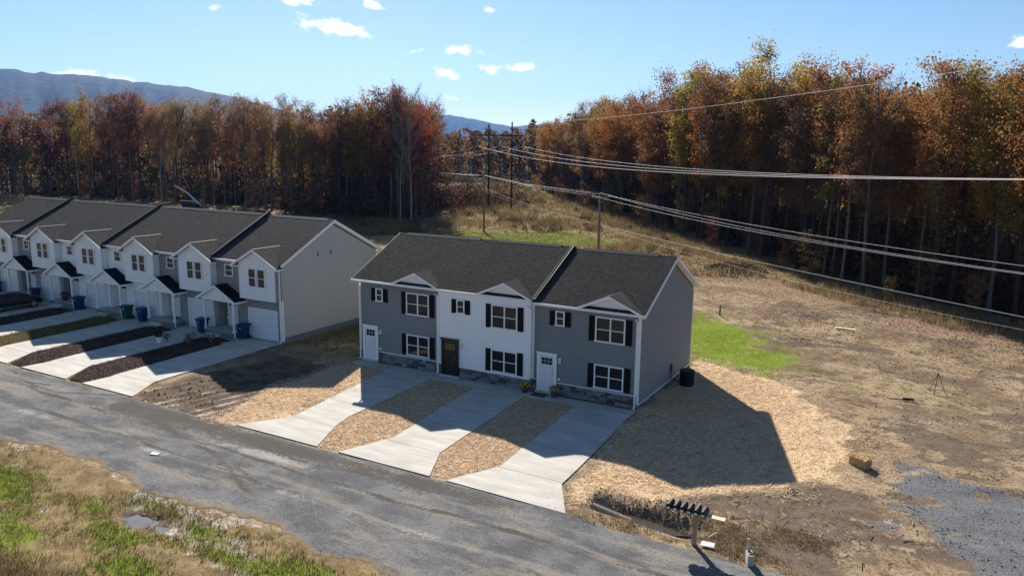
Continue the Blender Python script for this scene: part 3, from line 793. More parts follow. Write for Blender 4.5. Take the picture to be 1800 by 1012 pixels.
# ------------------------------------------------------------------ near townhouse: three units
UW, HW_, HD = 6.3, 5.13, 9.52
HE, HR, OV, OE = 5.24, 7.71, .36, .34
SL = (HR - HE) / (HD / 2 + OE)
house = empty('townhouse', (0, 0, 0), 0, 'three-unit townhouse, gray and white fronts with black shutters and stone base', 'townhouse')
FY = [0.0, -.28, 0.0]
NAMES = [M['gray_siding'], M['white_vinyl'], M['gray_siding']]
for u in range(3):
    x0 = u * UW + .0; x1 = x0 + UW; y = FY[u]
    mb = MB(); mb.lap((x0 + .06, y), (x1 - .06, y), .74, HW_ + .05, (0, -1))
    if FY[u] < 0:
        mb.lap((x1, 0.02), (x1, y), .74, HW_ + .05, (1, 0)) if False else None
        mb.box(x1 - .061, x1 - .002, y + .002, .1, .74, HW_ + .05); mb.box(x0 + .002, x0 + .061, y + .002, .1, .74, HW_ + .05)
    w = mb.build('front_wall', NAMES[u], house)
    tb = MB()
    for xx in (x0, x1 - .09):
        tb.box(xx + .001, xx + .089, y - .048, y + .05, .745, HW_ + .06)
    tb.box(x0 + .09, x1 - .09, y - .05, y + .02, .70, .745)
    tb.build('corner_trim', M['white_trim'], house)
# hidden solid core (keeps light out) and gable walls
def gable_rng(depth, z_eave, z_top):
    def f(z):
        if z <= z_eave: return (0, 1)
        t_ = (z - z_eave) / (z_top - z_eave) * .5
        return (t_, 1 - t_)
    return f
core = MB(); X1 = 3 * UW
core.prism([(.05, .06, 0), (.05, HD - .05, 0), (.05, HD - .05, HW_), (.05, HD / 2, HW_ + SL * HD / 2 - .1), (.05, .06, HW_)], (X1 - .1, 0, 0))
core.build('hidden_core', M['slate_side'], house)
gz_top = HW_ + SL * HD / 2
side = MB(); side.lap((X1, 0.02), (X1, HD), .26, gz_top - .02, (1, 0), rng=gable_rng(HD, HW_, gz_top)); side.build('side_wall', M['slate_side'], house)
side = MB(); side.lap((0, HD), (0, 0.02), .26, gz_top - .02, (-1, 0), rng=gable_rng(HD, HW_, gz_top)); side.build('side_wall', M['slate_side'], house)
back = MB(); back.lap((X1, HD - .04), (0, HD - .04), .26, HW_, (0, 1)); back.build('rear_siding', M['slate_side'], house)
tb = MB()
for (yy) in (.0, HD - .09): tb.box(X1 + .0, X1 + .048, yy, yy + .09, .25, HW_)
tb.box(X1, X1 + .05, .09, HD - .09, .20, .26)
tb.build('corner_trim', M['white_trim'], house)
# roof
def roof_slab(parent, x0, x1, name, mat, he, hr, oe, depth, th=.11, dz=0):
    ym = depth / 2
    pr = [(-oe, he), (ym, hr), (depth + oe, he), (depth + oe, he - th), (ym, hr - th), (-oe, he - th)]
    mb = MB(); mb.prism([(x0, a, c + dz) for a, c in pr], (x1 - x0, 0, 0)); o = mb.build(name, mat, parent)
    courses(o, x0, x1, -oe, he + dz, ym, hr + dz, mat); courses(o, x0, x1, depth + oe, he + dz, ym, hr + dz, mat)
    return o
rf = roof_slab(house, -OV, 2 * UW + .1, 'roof', M['shingle'], HE, HR, OE, HD, dz=.10)
rf2 = roof_slab(house, 2 * UW + .1, X1 + OV, 'roof', M['shingle'], HE, HR, OE, HD, dz=.0)
for (a, b, o, dz) in ((.3, 6.2, rf, .10), (7.6, 12.0, rf, .10), (13.6, 18.2, rf2, 0)):
    mb = MB(); mb.prism([(a, HD / 2 - .22, HR - .085 + dz), (a, HD / 2, HR + .05 + dz), (a, HD / 2 + .22, HR - .085 + dz), (a, HD / 2, HR - .02 + dz)], (b - a, 0, 0)); mb.build('ridge_vent', M['ridge_cap'], o)
# stepped party wall between the second and third roof
mb = MB(); xs = 2 * UW + .1
mb.prism([(xs - .02, -OE - .02, HE + .14), (xs - .02, HD / 2, HR + .16), (xs - .02, HD + OE, HE + .14), (xs - .02, HD + OE, HE - .05), (xs - .02, HD / 2, HR - .05), (xs - .02, -OE - .02, HE - .05)], (.14, 0, 0))
mb.build('roof_step', M['step_shade'], house)
mb = MB(); mb.prism([(xs - .05, -OE - .04, HE + .165), (xs - .05, HD / 2, HR + .185), (xs - .05, HD / 2, HR + .165), (xs - .05, -OE - .04, HE + .145)], (.03, 0, 0)); mb.build('drip_edge', M['ridge_pale'], house)
# rakes, fascia, soffits
for (xx, o_, s) in ((X1 + OV, .0, 1), (-OV - .03, .1, -1)):
    mb = MB()
    rake_board(mb, xx, ((-OE, HE + o_ - .005), (HD / 2, HR + o_ - .005)), .19, .03)
    rake_board(mb, xx, ((HD / 2, HR + o_ - .005), (HD + OE, HE + o_ - .005)), .19, .03)
    mb.build('rake_board', M['white_trim'], house)
    sf = MB(); a_, b_ = (X1 + .015, X1 + OV) if s > 0 else (-OV, -.015)
    sf.prism([(a_, -OE, HE + o_ - .17), (a_, HD / 2, HR + o_ - .17), (a_, HD / 2, HR + o_ - .19), (a_, -OE, HE + o_ - .19)], (b_ - a_, 0, 0))
    sf.prism([(a_, HD / 2, HR + o_ - .17), (a_, HD + OE, HE + o_ - .17), (a_, HD + OE, HE + o_ - .19), (a_, HD / 2, HR + o_ - .19)], (b_ - a_, 0, 0))
    sf.build('soffit', M['white_trim'], house)
for (a, b, dz) in ((-OV, 2 * UW + .07, .10), (2 * UW + .13, X1 + OV, 0)):
    mb = MB(); mb.box(a, b, -OE + .005, -OE + .03, HE - .17 + dz, HE - .02 + dz); mb.box(a, b, -OE + .03, -.02 if a > 0 else -.3, HE - .17 + dz, HE - .15 + dz)
    mb.build('fascia', M['white_trim'], house)
    gutter(house, a, b, -OE, HE - .015 + dz)
# decorative gables
for u, (xa, xp, xb) in enumerate(((3.0, 4.6, 6.2), (9.2, 10.85, 12.5), (15.55, 17.27, 18.98))):
    dz = .10 if u < 2 else 0
    xc, hw = (xa + xb) / 2, (xb - xa) / 2; zp = HE + .80 + dz; ze = HE + .06 + dz
    pg = cross_gable(house, xc, hw + .12, -OE - .08, zp, ze, HE + dz, SL, -OE, M['shingle'], .06)
    fr = MB(); front_rakes(fr, xc, hw + .14, -OE - .115, zp - .01, ze - .04, .13, .03); fr.build('rake_board', M['white_trim'], pg)
    fc = MB(); yv = -OE + .20
    fc.prism([(xc, yv, zp - .06), (xc - hw + .22, yv, ze + .05), (xc + hw - .22, yv, ze + .05)], (0, .03, 0)); fc.build('gable_panel', M['white_vinyl'], pg)
    st = MB(); st.prism([(xc, -OE - .08, zp - .09), (xc - hw, -OE - .08, ze - .07), (xc - hw, yv, ze + .0), (xc, yv, zp - .09)], (0, 0, .01)); st.prism([(xc, -OE - .08, zp - .09), (xc + hw, -OE - .08, ze - .07), (xc + hw, yv, ze + .0), (xc, yv, zp - .09)], (0, 0, .01)); st.build('soffit', M['white_trim'], pg)
# openings of the three units
for u in range(3):
    x = u * UW + (.06 if u == 2 else 0); y = FY[u] - .036
    window(house, x + 1.35, x + 1.90, 4.0, 4.84, y, 1)
    shutter(house, x + .98, x + 1.325, 3.99, 4.83, y); shutter(house, x + 1.925, x + 2.27, 3.99, 4.83, y)
    for (za, zb) in ((3.43, 4.82), (.84, 2.18)):
        window(house, x + 3.74, x + 5.45, za, zb, y, 2)
        shutter(house, x + 3.36, x + 3.71, za, zb, y); shutter(house, x + 5.48, x + 5.83, za, zb, y)
    door(house, x + .42, x + 1.33, .26, 2.18, y - .03, white=(u != 1))
    wall_lamp(house, x + 1.66, y, 2.03)
    ob = MB(); ob.box(x + 1.56, x + 1.70, y - .05, y, .88, 1.02); ob.build('outlet_box', M['white_trim'], house)
    hb = MB(); hb.box(x + .22, x + 1.53, y - .22, y + .05, .046, .19); hb.build('door_step', M['concrete'], house)
downspout(house, .0 + .02, -.03, .06, HE - .40)
downspout(house, UW - .02, -.31, .06, HE - .40)
downspout(house, 2 * UW + .0, -.31, .95, HE - .40)
downspout(house, X1 - .12, -.03, .02, HE - .50)
mb = MB(); mb.box(X1 - .04, X1 + .052, -.052, .045, .26, HW_); mb.build('corner_trim', M['white_trim'], house)
# stone veneer: every stone its own piece
STONES = []
for k in range(6):
    rs = random.Random(k); mb = MB(); b = .045
    J = lambda: rs.uniform(-.02, .02)
    f = [(b + J(), 0, b + J()), (1 - b + J(), 0, b + J()), (1 - b + J(), 0, 1 - b + J()), (b + J(), 0, 1 - b + J())]
    r_ = [(0, 1, 0), (1, 1, 0), (1, 1, 1), (0, 1, 1)]
    m_ = [(.01, .35, .02), (.99, .35, .02), (.99, .35, .98), (.01, .35, .98)]
    mb.add(f + m_ + r_, [(0, 1, 2, 3)] + [(i, 4 + i, 4 + (i + 1) % 4, (i + 1) % 4) for i in range(4)] + [(4 + i, 8 + i, 8 + (i + 1) % 4, 4 + (i + 1) % 4) for i in range(4)])
    STONES.append(mb.mesh('stone', M['stone']))
TONES = [(.045, .047, .055), (.12, .124, .135), (.18, .184, .195), (.27, .272, .28), (.022, .023, .027), (.15, .147, .147), (.21, .21, .222)]
def stone_run(parent, a, b, z0, z1, courses, dirx=True, face=0, out=.045, wmin=.26, wmax=.56):
    h = (z1 - z0) / courses
    for c in range(courses):
        s = a - (random.random() * .2 if c % 2 else 0); s = a
        first = True
        while s < b - .02:
            w = random.uniform(wmin, wmax) * (.6 if first and c % 2 else 1); first = False
            if b - (s + w) < .15: w = b - s
            o = bpy.data.objects.new('stone', random.choice(STONES)); COL.objects.link(o); o.parent = parent
            pr = out + random.uniform(-.018, .022)
            o.color = (*[q * random.uniform(.85, 1.15) for q in random.choice(TONES)], 1)
            if dirx:
                o.location = (s + .006, face - pr, z0 + c * h + .005); o.scale = (w - .012, pr + .01, h - .01)
            else:
                o.rotation_euler = (0, 0, math.pi / 2); o.location = (face + pr, s + .006, z0 + c * h + .005); o.scale = (w - .012, pr + .01, h - .01)
            s += w
for u in range(3):
    x0 = u * UW; y = FY[u]; dx = .06 if u == 2 else 0
    mb = MB(); mb.box(x0 + .001, x0 + UW - .001, y - .012, .055, -.1, .72)
    base = mb.build('stone_base', M['mortar'], house)
    stone_run(base, x0 + 1.56 + dx, x0 + UW, .04, .70, 4, True, y)
    stone_run(base, x0, x0 + .19 + dx, .04, .70, 4, True, y)
    if u == 1: stone_run(base, -.26, -.02, .04, .70, 4, False, x0 + UW)
mb = MB(); mb.box(X1 - .05, X1 + .008, .0, HD, -.1, .21); base = mb.build('stone_base', M['mortar'], house)
stone_run(base, -.03, HD, -.04, .20, 2, False, X1, .03, .3, .6)
mb = MB(); mb.box(-.008, .05, 0.1, HD, -.1, .24); mb.build('foundation', M['foundation'], house)
mb = MB(); mb.box(X1 + .01, X1 + .10, 5.45, 5.68, .75, 1.15); mb.tube([(X1 + .05, 5.56, .75), (X1 + .05, 5.56, .3), (X1 + .25, 5.5, .22), (X1 + .65, 5.45, .25)], .02, 6); mb.build('disconnect_box', M['dark_plastic'], house)

# ------------------------------------------------------------------ far row: six units with porches and garages
RD, RHE, RHR, ROE = 10.19, 5.59, 8.31, .34
RSL = (RHR - RHE) / (RD / 2 + ROE)
row = empty('townhouse', (0, 0, 0), 0, 'six-unit townhouse row with garages, gabled porches and white bays', 'townhouse')
RL = ROWX - ROWW * 6
RY = .12          # main wall plane
core = MB(); core.prism([(RL + .05, RY + .8, 0), (RL + .05, RY + RD - .05, 0), (RL + .05, RY + RD - .05, 5.3), (RL + .05, RY + RD / 2, 5.3 + RSL * RD / 2 - .1), (RL + .05, RY + .06, 5.3), (RL + .05, RY + .06, 3.0), (RL + .05, RY + .8, 3.0)], (ROWW * 6 - .1, 0, 0))  # hidden solid core filling the row, keeps light out
core.build('hidden_core', M['sage_dark'], row)
rtop = 5.47 + RSL * RD / 2
sd = MB(); sd.lap((ROWX, RY), (ROWX, RY + RD), .42, rtop, (1, 0), rng=gable_rng(RD, 5.47, rtop)); sd.build('side_wall', M['sage_siding'], row)
sd = MB(); sd.lap((RL, RY + RD), (RL, RY), .42, rtop, (-1, 0), rng=gable_rng(RD, 5.47, rtop)); sd.build('side_wall', M['sage_siding'], row)
fb = MB(); fb.box(ROWX - .1, ROWX + .004, RY + .02, RY + RD, -.2, .42); fb.build('foundation', M['foundation'], row)
fb = MB(); fb.box(RL - .004, RL + .1, RY + .02, RY + RD, -.2, .42); fb.build('foundation', M['foundation'], row)
bk = MB(); bk.box(RL + .02, ROWX - .02, RY + RD - .06, RY + RD - .01, .0, 5.45); bk.build('rear_siding', M['sage_siding'], row)
def rz_(y): return RHE + RSL * (y - (RY - ROE))
ym = RY + RD / 2
GROUPS = [(0, 1), (1, 3), (3, 5), (5, 6)]
for gi, (g0, g1) in enumerate(GROUPS):
    xa = ROWX - ROWW * g1 - (OV if g1 == 6 else 0); xb = ROWX - ROWW * g0 + (OV if g0 == 0 else 0)
    dz = [0, .06, .03, .05][gi]
    pr = [(RY - ROE, RHE), (ym, RHR), (RY + RD + ROE, RHE), (RY + RD + ROE, RHE - .11), (ym, RHR - .11), (RY - ROE, RHE - .11)]
    mb = MB(); mb.prism([(xa, a, c + dz) for a, c in pr], (xb - xa, 0, 0)); rfo = mb.build('roof', M['shingle_row'], row)
    courses(rfo, xa, xb, RY - ROE, RHE + dz, ym, RHR + dz, M['shingle_row']); courses(rfo, xa, xb, RY + RD + ROE, RHE + dz, ym, RHR + dz, M['shingle_row'])
    mb = MB(); mb.prism([(xa + .5, ym - .22, RHR - .085 + dz), (xa + .5, ym, RHR + .06 + dz), (xa + .5, ym + .22, RHR - .085 + dz)], (xb - xa - 1.0, 0, 0)); mb.build('ridge_vent', M['ridge_pale'], rfo)
    if g1 < 6:
        mb = MB(); xs = xa
        mb.prism([(xs - .1, RY - ROE - .02, RHE + .22), (xs - .1, ym, RHR + .22), (xs - .1, RY + RD + ROE, RHE + .22), (xs - .1, RY + RD + ROE, RHE - .02), (xs - .1, ym, RHR - .05), (xs - .1, RY - ROE - .02, RHE - .02)], (.14, 0, 0))
        mb.build('roof_step', M['step_shade'], row)  # low curb, coloured dark for the band of shadow at the break
for (xx, s) in ((ROWX + OV, 1), (RL - OV - .03, -1)):
    mb = MB(); dz = 0 if s > 0 else .05
    rake_board(mb, xx, ((RY - ROE, RHE + dz - .005), (ym, RHR + dz - .005)), .2, .03); rake_board(mb, xx, ((ym, RHR + dz - .005), (RY + RD + ROE, RHE + dz - .005)), .2, .03)
    mb.build('rake_board', M['white_trim'], row)
    sf = MB(); a_, b_ = (ROWX + .015, ROWX + OV) if s > 0 else (RL - OV, RL - .015)
    for (q, r_) in (((RY - ROE, RHE), (ym, RHR)), ((ym, RHR), (RY + RD + ROE, RHE))):
        sf.prism([(a_, q[0], q[1] - .17), (a_, r_[0], r_[1] - .17), (a_, r_[0], r_[1] - .19), (a_, q[0], q[1] - .19)], (b_ - a_, 0, 0))
    sf.box(a_, b_, RY + RD + .0, RY + RD + ROE, RHE - .35, RHE - .18)
    sf.build('soffit', M['white_trim'], row)
for v_ in ((3.7, 5.9), (5.06, 5.9)):
    mb = MB(); mb.box(ROWX + .012, ROWX + .075, v_[0] - .03, v_[0] + .03, v_[1] - .12, v_[1] + .12); mb.tube([(ROWX + .05, v_[0], v_[1] + .1), (ROWX + .12, v_[0], v_[1] - .1)], .02, 6); mb.build('cable_bracket', M['dark_plastic'], row)

BY = -.42         # bay plane
for k in range(6):
    x1 = ROWX - ROWW * k; x0 = x1 - ROWW
    white = k in (2, 3)
    lowm = M['white_vinyl'] if white else M['sage_dark']
    bx0, bx1 = x1 - 3.5, x1 - .02
    # garage wall (lower right), recessed entry wall, upper main wall
    gx0, gx1 = x1 - 3.25, x1 - .55
    gw = MB()
    for (a, b, c, d) in ((x1 - 4.25, gx0 - .1, .05, 3.2), (gx1 + .1, x1 - .04, .05, 3.2), (gx0 - .1, gx1 + .1, 2.28, 3.2)):
        gw.lap((a, RY), (b, RY), c, d, (0, -1))
    gw.box(x1 - 4.25, x1 - .04, RY + .002, RY + .1, 2.3, 3.2)
    gw.box(x1 - 4.25, gx0 - .1, RY + .002, RY + .8, .05, 3.2); gw.box(gx1 + .1, x1 - .02, RY + .002, RY + .8, .05, 3.2)
    gw.lap((x0, RY + .7), (x1 - 4.25, RY + .7), .4, 3.2, (0, -1)); gw.lap((x0 + .0, RY), (bx0, RY), 3.2, 5.45, (0, -1))
    gw.box(x0, x1 - 4.25, RY + .002, RY + .75, 3.0, 3.2)
    gw.build('front_wall', lowm, row)
    # garage door
    gd = MB(); gd.box(gx0 - .1, gx0, RY - .05, RY + .1, .05, 2.28); gd.box(gx1, gx1 + .1, RY - .05, RY + .1, .05, 2.28); gd.box(gx0, gx1, RY - .05, RY + .1, 2.18, 2.28)
    gd.build('garage_frame', M['white_trim'], row)
    gp = MB(); gp.box(gx0, gx1, RY + .06, RY + .12, .05, 2.18); gpo = gp.build('garage_door', M['door_white'], row)
    for j in range(4):
        zz = .06 + j * .53
        pb = MB(); pb.box(gx0 + .01, gx1 - .01, RY + .03, RY + .06, zz, zz + .51)
        for i in range(4):
            wv = (gx1 - gx0) / 4; a = gx0 + i * wv
            pb.box(a + .08, a + wv - .08, RY + .018, RY + .03, zz + .1, zz + .42)
        pb.build('panel', M['door_white'], gpo)
    # white bay over the garage, board and batten
    bz0, bz1 = 3.05, 5.42
    bxc = (bx0 + bx1) / 2; hw = 2.2; zp, ze = 6.58, 5.42
    by = MB(); kk = (zp - ze) / hw; hh = (bx1 - bx0) / 2
    ztop = lambda xx: zp - .1 - kk * abs(xx - bxc)
    by.prism([(bx0, BY, bz0), (bx1, BY, bz0), (bx1, BY, ztop(bx1)), (bxc, BY, ztop(bxc)), (bx0, BY, ztop(bx0))], (0, RY - BY + .04, 0))
    xx = bx0 + .12
    while xx < bx1 - .05:
        by.box(xx - .022, xx + .022, BY - .018, BY - .0005, bz0, ztop(xx) - .02); xx += .29
    by.build('bay_wall', M['white_vinyl'], row)
    if k == 0:
        sdb = MB(); sdb.lap((bx1 + .003, BY), (bx1 + .003, RY), 3.05, 5.6, (1, 0)); sdb.build('bay_side', M['sage_dark'], row)
    tb = MB(); tb.box(bx0 - .01, bx1 + .012, BY - .03, BY, bz0 - .03, bz0 + .07)
    for xx in (bx0 - .005, bx1 - .075): tb.box(xx, xx + .085, BY - .03, BY, bz0 + .07, ztop(xx) - .05)
    tb.build('bay_trim', M['white_trim'], row)
    gr = cross_gable(row, bxc, hw, BY - .32, zp + .03, ze, RHE + .03, RSL, RY - ROE, M['shingle_row'], .07, M['ridge_pale'])
    fr = MB(); front_rakes(fr, bxc, hw + .02, BY - .35, zp + .02, ze - .01, .17, .03); fr.build('rake_board', M['white_trim'], gr)
    sf = MB()
    for s in (-1, 1): sf.prism([(bxc, BY - .32, zp - .06), (bxc + s * hw, BY - .32, ze - .09), (bxc + s * hw, BY, ze - .09), (bxc, BY, zp - .06)], (0, 0, .015))
    sf.box(bxc + (hh + .02), bxc + hw, BY - .31, RY - ROE + .1, ze - .17, ze - .09); sf.box(bxc - hw, bxc - hh - .02, BY - .31, RY - ROE + .1, ze - .17, ze - .09)
    sf.build('soffit', M['white_trim'], gr)
    window(row, bxc - .78, bxc - .02, 3.90, 5.22, BY - .02, 1, .06); window(row, bxc + .10, bxc + .86, 3.90, 5.22, BY - .02, 1, .06)
    window(row, x1 - 5.5, x1 - 4.66, 4.33, 5.2, RY - .036, 1)
    gutter(row, x0 + .05, bx0 - .1, RY - ROE, RHE + .02); fb = MB(); fb.box(x0 + .02, bx0 - .05, RY - ROE + .005, RY - ROE + .03, RHE - .16, RHE + .0); fb.box(x0 + .02, bx0 - .05, RY - ROE + .03, RY, RHE - .16, RHE - .14); fb.build('fascia', M['white_trim'], row)
    ds = MB(); ds.box(bx0 - .2, bx0 - .12, RY - .09, RY - .016, 3.6, RHE - .2); ds.build('downspout', M['white_trim'], row)
    # entry door, porch slab, steps, posts, porch roof
    door(row, x1 - 6.15, x1 - 5.25, .47, 2.45, RY + .662, True, (3, 2), head=False)
    ol = MB(); ol.box(x1 - 6.33 + .0, x1 - 6.25, RY + .62, RY + .69, .95, 1.1) if k > 0 else ol.box(x1 - 6.36, x1 - 6.26, RY + .62, RY + .69, .95, 1.1); ol.build('outlet_box', M['white_trim'], row)
    px0, px1, pf = x1 - 7.05, x1 - 3.85, -.82
    ps = MB(); ps.box(px0, px1, pf, RY + .69, -.1, .41); ps.build('porch_slab', M['foundation'], row)
    ps = MB(); ps.box(px0 - .03, px1 + .03, pf - .03, RY + .68, .412, .45); ps.build('porch_floor', M['block'], row)
    sp = MB(); sp.box(px0 + .7, px0 + 1.9, pf - .36, pf - .032, -.05, .28); sp.box(px0 + .65, px0 + 1.95, pf - .72, pf - .362, -.05, .14); sp.build('porch_step', M['concrete'], row)
    for (qx, qy) in ((px0 + .1, pf + .1), (px1 - .1, pf + .1), (px0 + .1, RY - .12)):
        pb = MB(); pb.box(qx - .06, qx + .06, qy - .06, qy + .06, .45, 2.62); pb.box(qx - .085, qx + .085, qy - .085, qy + .085, .45, .58); pb.box(qx - .085, qx + .085, qy - .085, qy + .085, 2.52, 2.62)
        pb.build('porch_post', M['white_trim'], row)
    dsp = MB(); dsp.box(px1 + .02, px1 + .09, pf - .02, pf + .05, .1, 2.6); dsp.build('downspout', M['white_trim'], row)
    pxc = (px0 + px1) / 2; phw = 2.02; pz, pe = 3.80, 2.74
    bm = MB(); bm.box(px0, px1, pf + .02, pf + .18, 2.62, 2.80); bm.box(px0, px0 + .16, pf + .18, RY, 2.62, 2.80); bm.box(px1 - .16, px1, pf + .18, RY, 2.62, 2.80); bm.box(px0 + .16, px1 - .16, pf + .18, RY, 2.70, 2.72)
    bm.build('porch_beam', M['white_trim'], row)
    pr = MB()
    for s in (-1, 1): pr.prism([(pxc, pf - .2, pz), (pxc + s * phw, pf - .2, pe), (pxc + s * phw, RY - .0, pe), (pxc, RY - .0, pz)], (0, 0, -.07))
    pro = pr.build('porch_roof', M['shingle_porch'], row)
    fr = MB(); front_rakes(fr, pxc, phw + .02, pf - .235, pz + .005, pe - .0, .15, .034); fr.build('rake_board', M['white_trim'], pro)
    sf = MB()
    for s in (-1, 1):
        sf.prism([(pxc, pf - .2, pz - .09), (pxc + s * phw, pf - .2, pe - .09), (pxc + s * phw, pf + .1, pe - .09), (pxc, pf + .1, pz - .09)], (0, 0, .015))
        a, b = sorted((pxc + s * (phw + .002), pxc + s * (phw + .09))); sf.box(a, b, pf - .2, RY, pe - .13, pe - .005)
    sf.build('porch_gutter', M['white_trim'], pro)
    gp = MB(); gp.prism([(pxc, pf + .04, pz - .1), (pxc - phw + .1, pf + .04, pe - .06), (pxc - phw + .1, pf + .04, pe - .12), (pxc + phw - .1, pf + .04, pe - .12), (pxc + phw - .1, pf + .04, pe - .06)], (0, .05, 0))
    xx = pxc - phw + .3
    while xx < pxc + phw - .25:
        gp.box(xx - .012, xx + .012, pf + .026, pf + .0395, pe - .1, pz - .14 - (pz - pe) / phw * abs(xx - pxc)); xx += .2
    gp.build('porch_gable', M['white_vinyl'], pro)
    wall_lamp(row, x1 - 5.0, RY + .665, 2.0)
mb = MB(); mb.box(ROWX - .09, ROWX + .05, RY - .05, RY + .09, .15, 3.05); mb.build('corner_trim', M['white_trim'], row)
downspout(row, ROWX + .05, BY + .34, .12, RHE - .5)

# ------------------------------------------------------------------ utility poles and wires
def at_ground(o, x, y, dz=0): o.location = (x, y, gzs(x, y) + dz)
LD = Vector((.70, -.714, 0)).normalized(); LP = Vector((.714, .70, 0)).normalized()
HC = Vector((-54, 110, 0))
hf = empty('transmission_pole', HC, 0, 'tall dark twin-pole transmission frame with crossarm in the clearing', 'utility pole')
for s in (-1, 1):
    mb = MB(); q = LP * 2.6 * s
    mb.tube([q + Vector((0, 0, -.5)), q + Vector((0, 0, 10)), q + Vector((0, 0, 18.9 + .3 * s))], [.24, .20, .15], 10); mb.sm = True; mb.build('pole', M['pole_dark'], hf)
mb = MB(); mb.tube([LP * -5.3 + Vector((0, 0, 16.25)), LP * 5.3 + Vector((0, 0, 16.25))], .14, 6); mb.build('crossarm', M['pole_dark'], hf)
for s in (-1, 1):
    mb = MB(); mb.tube([LP * 2.6 * s + Vector((0, 0, 14.2)), LP * -2.4 * s + Vector((0, 0, 9.2))], .05, 5); mb.build('cross_brace', M['pole_dark'], hf)
for s in (-1, 0, 1):
    mb = MB(); q = LP * 5.2 * s
    pr = []
    for j in range(11): pr += [(.03, -j * .2), (.11, -j * .2 - .06), (.11, -j * .2 - .1), (.03, -j * .2 - .16)]
    mb.lathe(pr[::-1], 8, (q.x, q.y, 16.15)); mb.sm = True; mb.build('insulator', M['insulator'], hf)
def wire(name, pts, r, label, parent=None, group='power lines'):
    c = MB(); base = Vector(pts[0]); c.tube([Vector(q) - base for q in pts], r, 5); c.sm = True
    o = c.build(name, M['wire']); o.location = base; return tag(o, label, 'power line', group)
NM = {-1: 'lowest', 0: 'middle', 1: 'highest'}
for s in (-1, 0, 1):
    a = HC + LP * 5.2 * s
    pts = [a + LD * d + Vector((0, 0, 13.95 - 4 * 2.65 * (d / 165) * (1 - d / 165))) for d in np.linspace(0, 165, 40)]
    wire('power_line', pts, .022, f'{NM[s]} of three high cables running right from the twin-pole frame')
    pts = [a - LD * d + Vector((0, 0, 13.95 - 4 * 3.4 * (d / 210) * (1 - d / 210))) for d in np.linspace(0, 210, 30)]
    wire('power_line', pts, .022, f'{["left", "middle", "right"][s + 1]} of three cables running back from the twin-pole frame')
for s in (1,):
    a = HC + LP * 2.6 * s
    pts = [a + LD * d + Vector((0, 0, 18.9 + .0002176 * d * d - .02355 * d)) for d in np.linspace(0, 150, 30)]
    wire('power_line', pts, .018, 'thin top wire rising right across the autumn wood')
P1 = Vector((-33.3, 69.5, 0)); P2 = Vector((-4.2, 48.7, 0)); PD = Vector((.755, -.656, 0)).normalized()
def dist_pole(loc, h, label, arm):
    o = empty('utility_pole', (loc.x, loc.y, gzs(loc.x, loc.y)), 0, label, 'utility pole', 'wooden poles along the clearing')
    mb = MB(); mb.tube([(0, 0, -.4), (0, 0, h * .5), (0, 0, h)], [.17, .145, .11], 10); mb.sm = True; mb.build('pole', M['pole_wood'], o)
    pp = Vector((-PD.y, PD.x, 0))
    if arm:
        mb = MB(); a, b = pp * -1.2, pp * 1.2
        mb.prism([a + Vector((0, 0, h - .5)) + PD * .12, b + Vector((0, 0, h - .5)) + PD * .12, b + Vector((0, 0, h - .38)) + PD * .12, a + Vector((0, 0, h - .38)) + PD * .12], PD * .1); mb.build('crossarm', M['pole_wood'], o)
        for s in (-1, 1):
            mb = MB(); mb.tube([pp * .7 * s + Vector((0, 0, h - .5)) + PD * .17, Vector((0, 0, h - 1.1)) + PD * .12], .025, 5); mb.build('brace', M['steel'], o)
        for s in (-1.1, 1.1):
            mb = MB(); mb.lathe([(.03, 0), (.05, .05), (.03, .09), (.06, .12), (.02, .18)], 8, tuple(pp * s + PD * .17 + Vector((0, 0, h - .38)))); mb.build('insulator', M['insulator'], o)
        mb = MB(); mb.lathe([(.03, 0), (.05, .05), (.03, .09), (.06, .12), (.02, .18)], 8, (0, 0, h)); mb.build('insulator', M['insulator'], o)
    return o
dist_pole(P1, 9.25, 'slim bare wooden pole before the dark twin-pole frame', False)
dist_pole(P2, 8.35, 'wooden pole with crossarm rising behind the three-unit roof', True)
pp = Vector((-PD.y, PD.x, 0)); UZ = Vector((0, 0, 1))
for off, (c2, c1, c0), nm in ((pp * 1.1, (.00083, -.0665, 8.13), 'lower bright'), (Vector((0, 0, 0)), (.00068, -.0537, 8.43), 'upper bright'), (pp * -1.1, (.00075, -.058, 8.15), 'middle bright')):
    pts = [P2 + off + PD * d + UZ * (c2 * d * d + c1 * d + c0) for d in np.linspace(0, 62, 24)]
    wire('power_line', pts, .013, f'{nm} cable from the crossarm pole to the right edge')
    a = P1 + Vector((0, 0, 9.2)) + (pp * (.35 if off.length > .1 and off.dot(pp) > 0 else 0)); b = P2 + off + UZ * c0
    pts = [a.lerp(b, t_) - UZ * 4 * .28 * t_ * (1 - t_) for t_ in np.linspace(0, 1, 14)]
    wire('power_line', pts, .013, f'{nm} cable between the two wooden poles')
    b = P1 + (P1 - P2).normalized() * 45 + Vector((0, 0, 9.8)) + off * .3
    pts = [a.lerp(b, t_) - UZ * 4 * .5 * t_ * (1 - t_) for t_ in np.linspace(0, 1, 14)]
    wire('power_line', pts, .013, f'{nm} cable from the slim pole into the left wood')
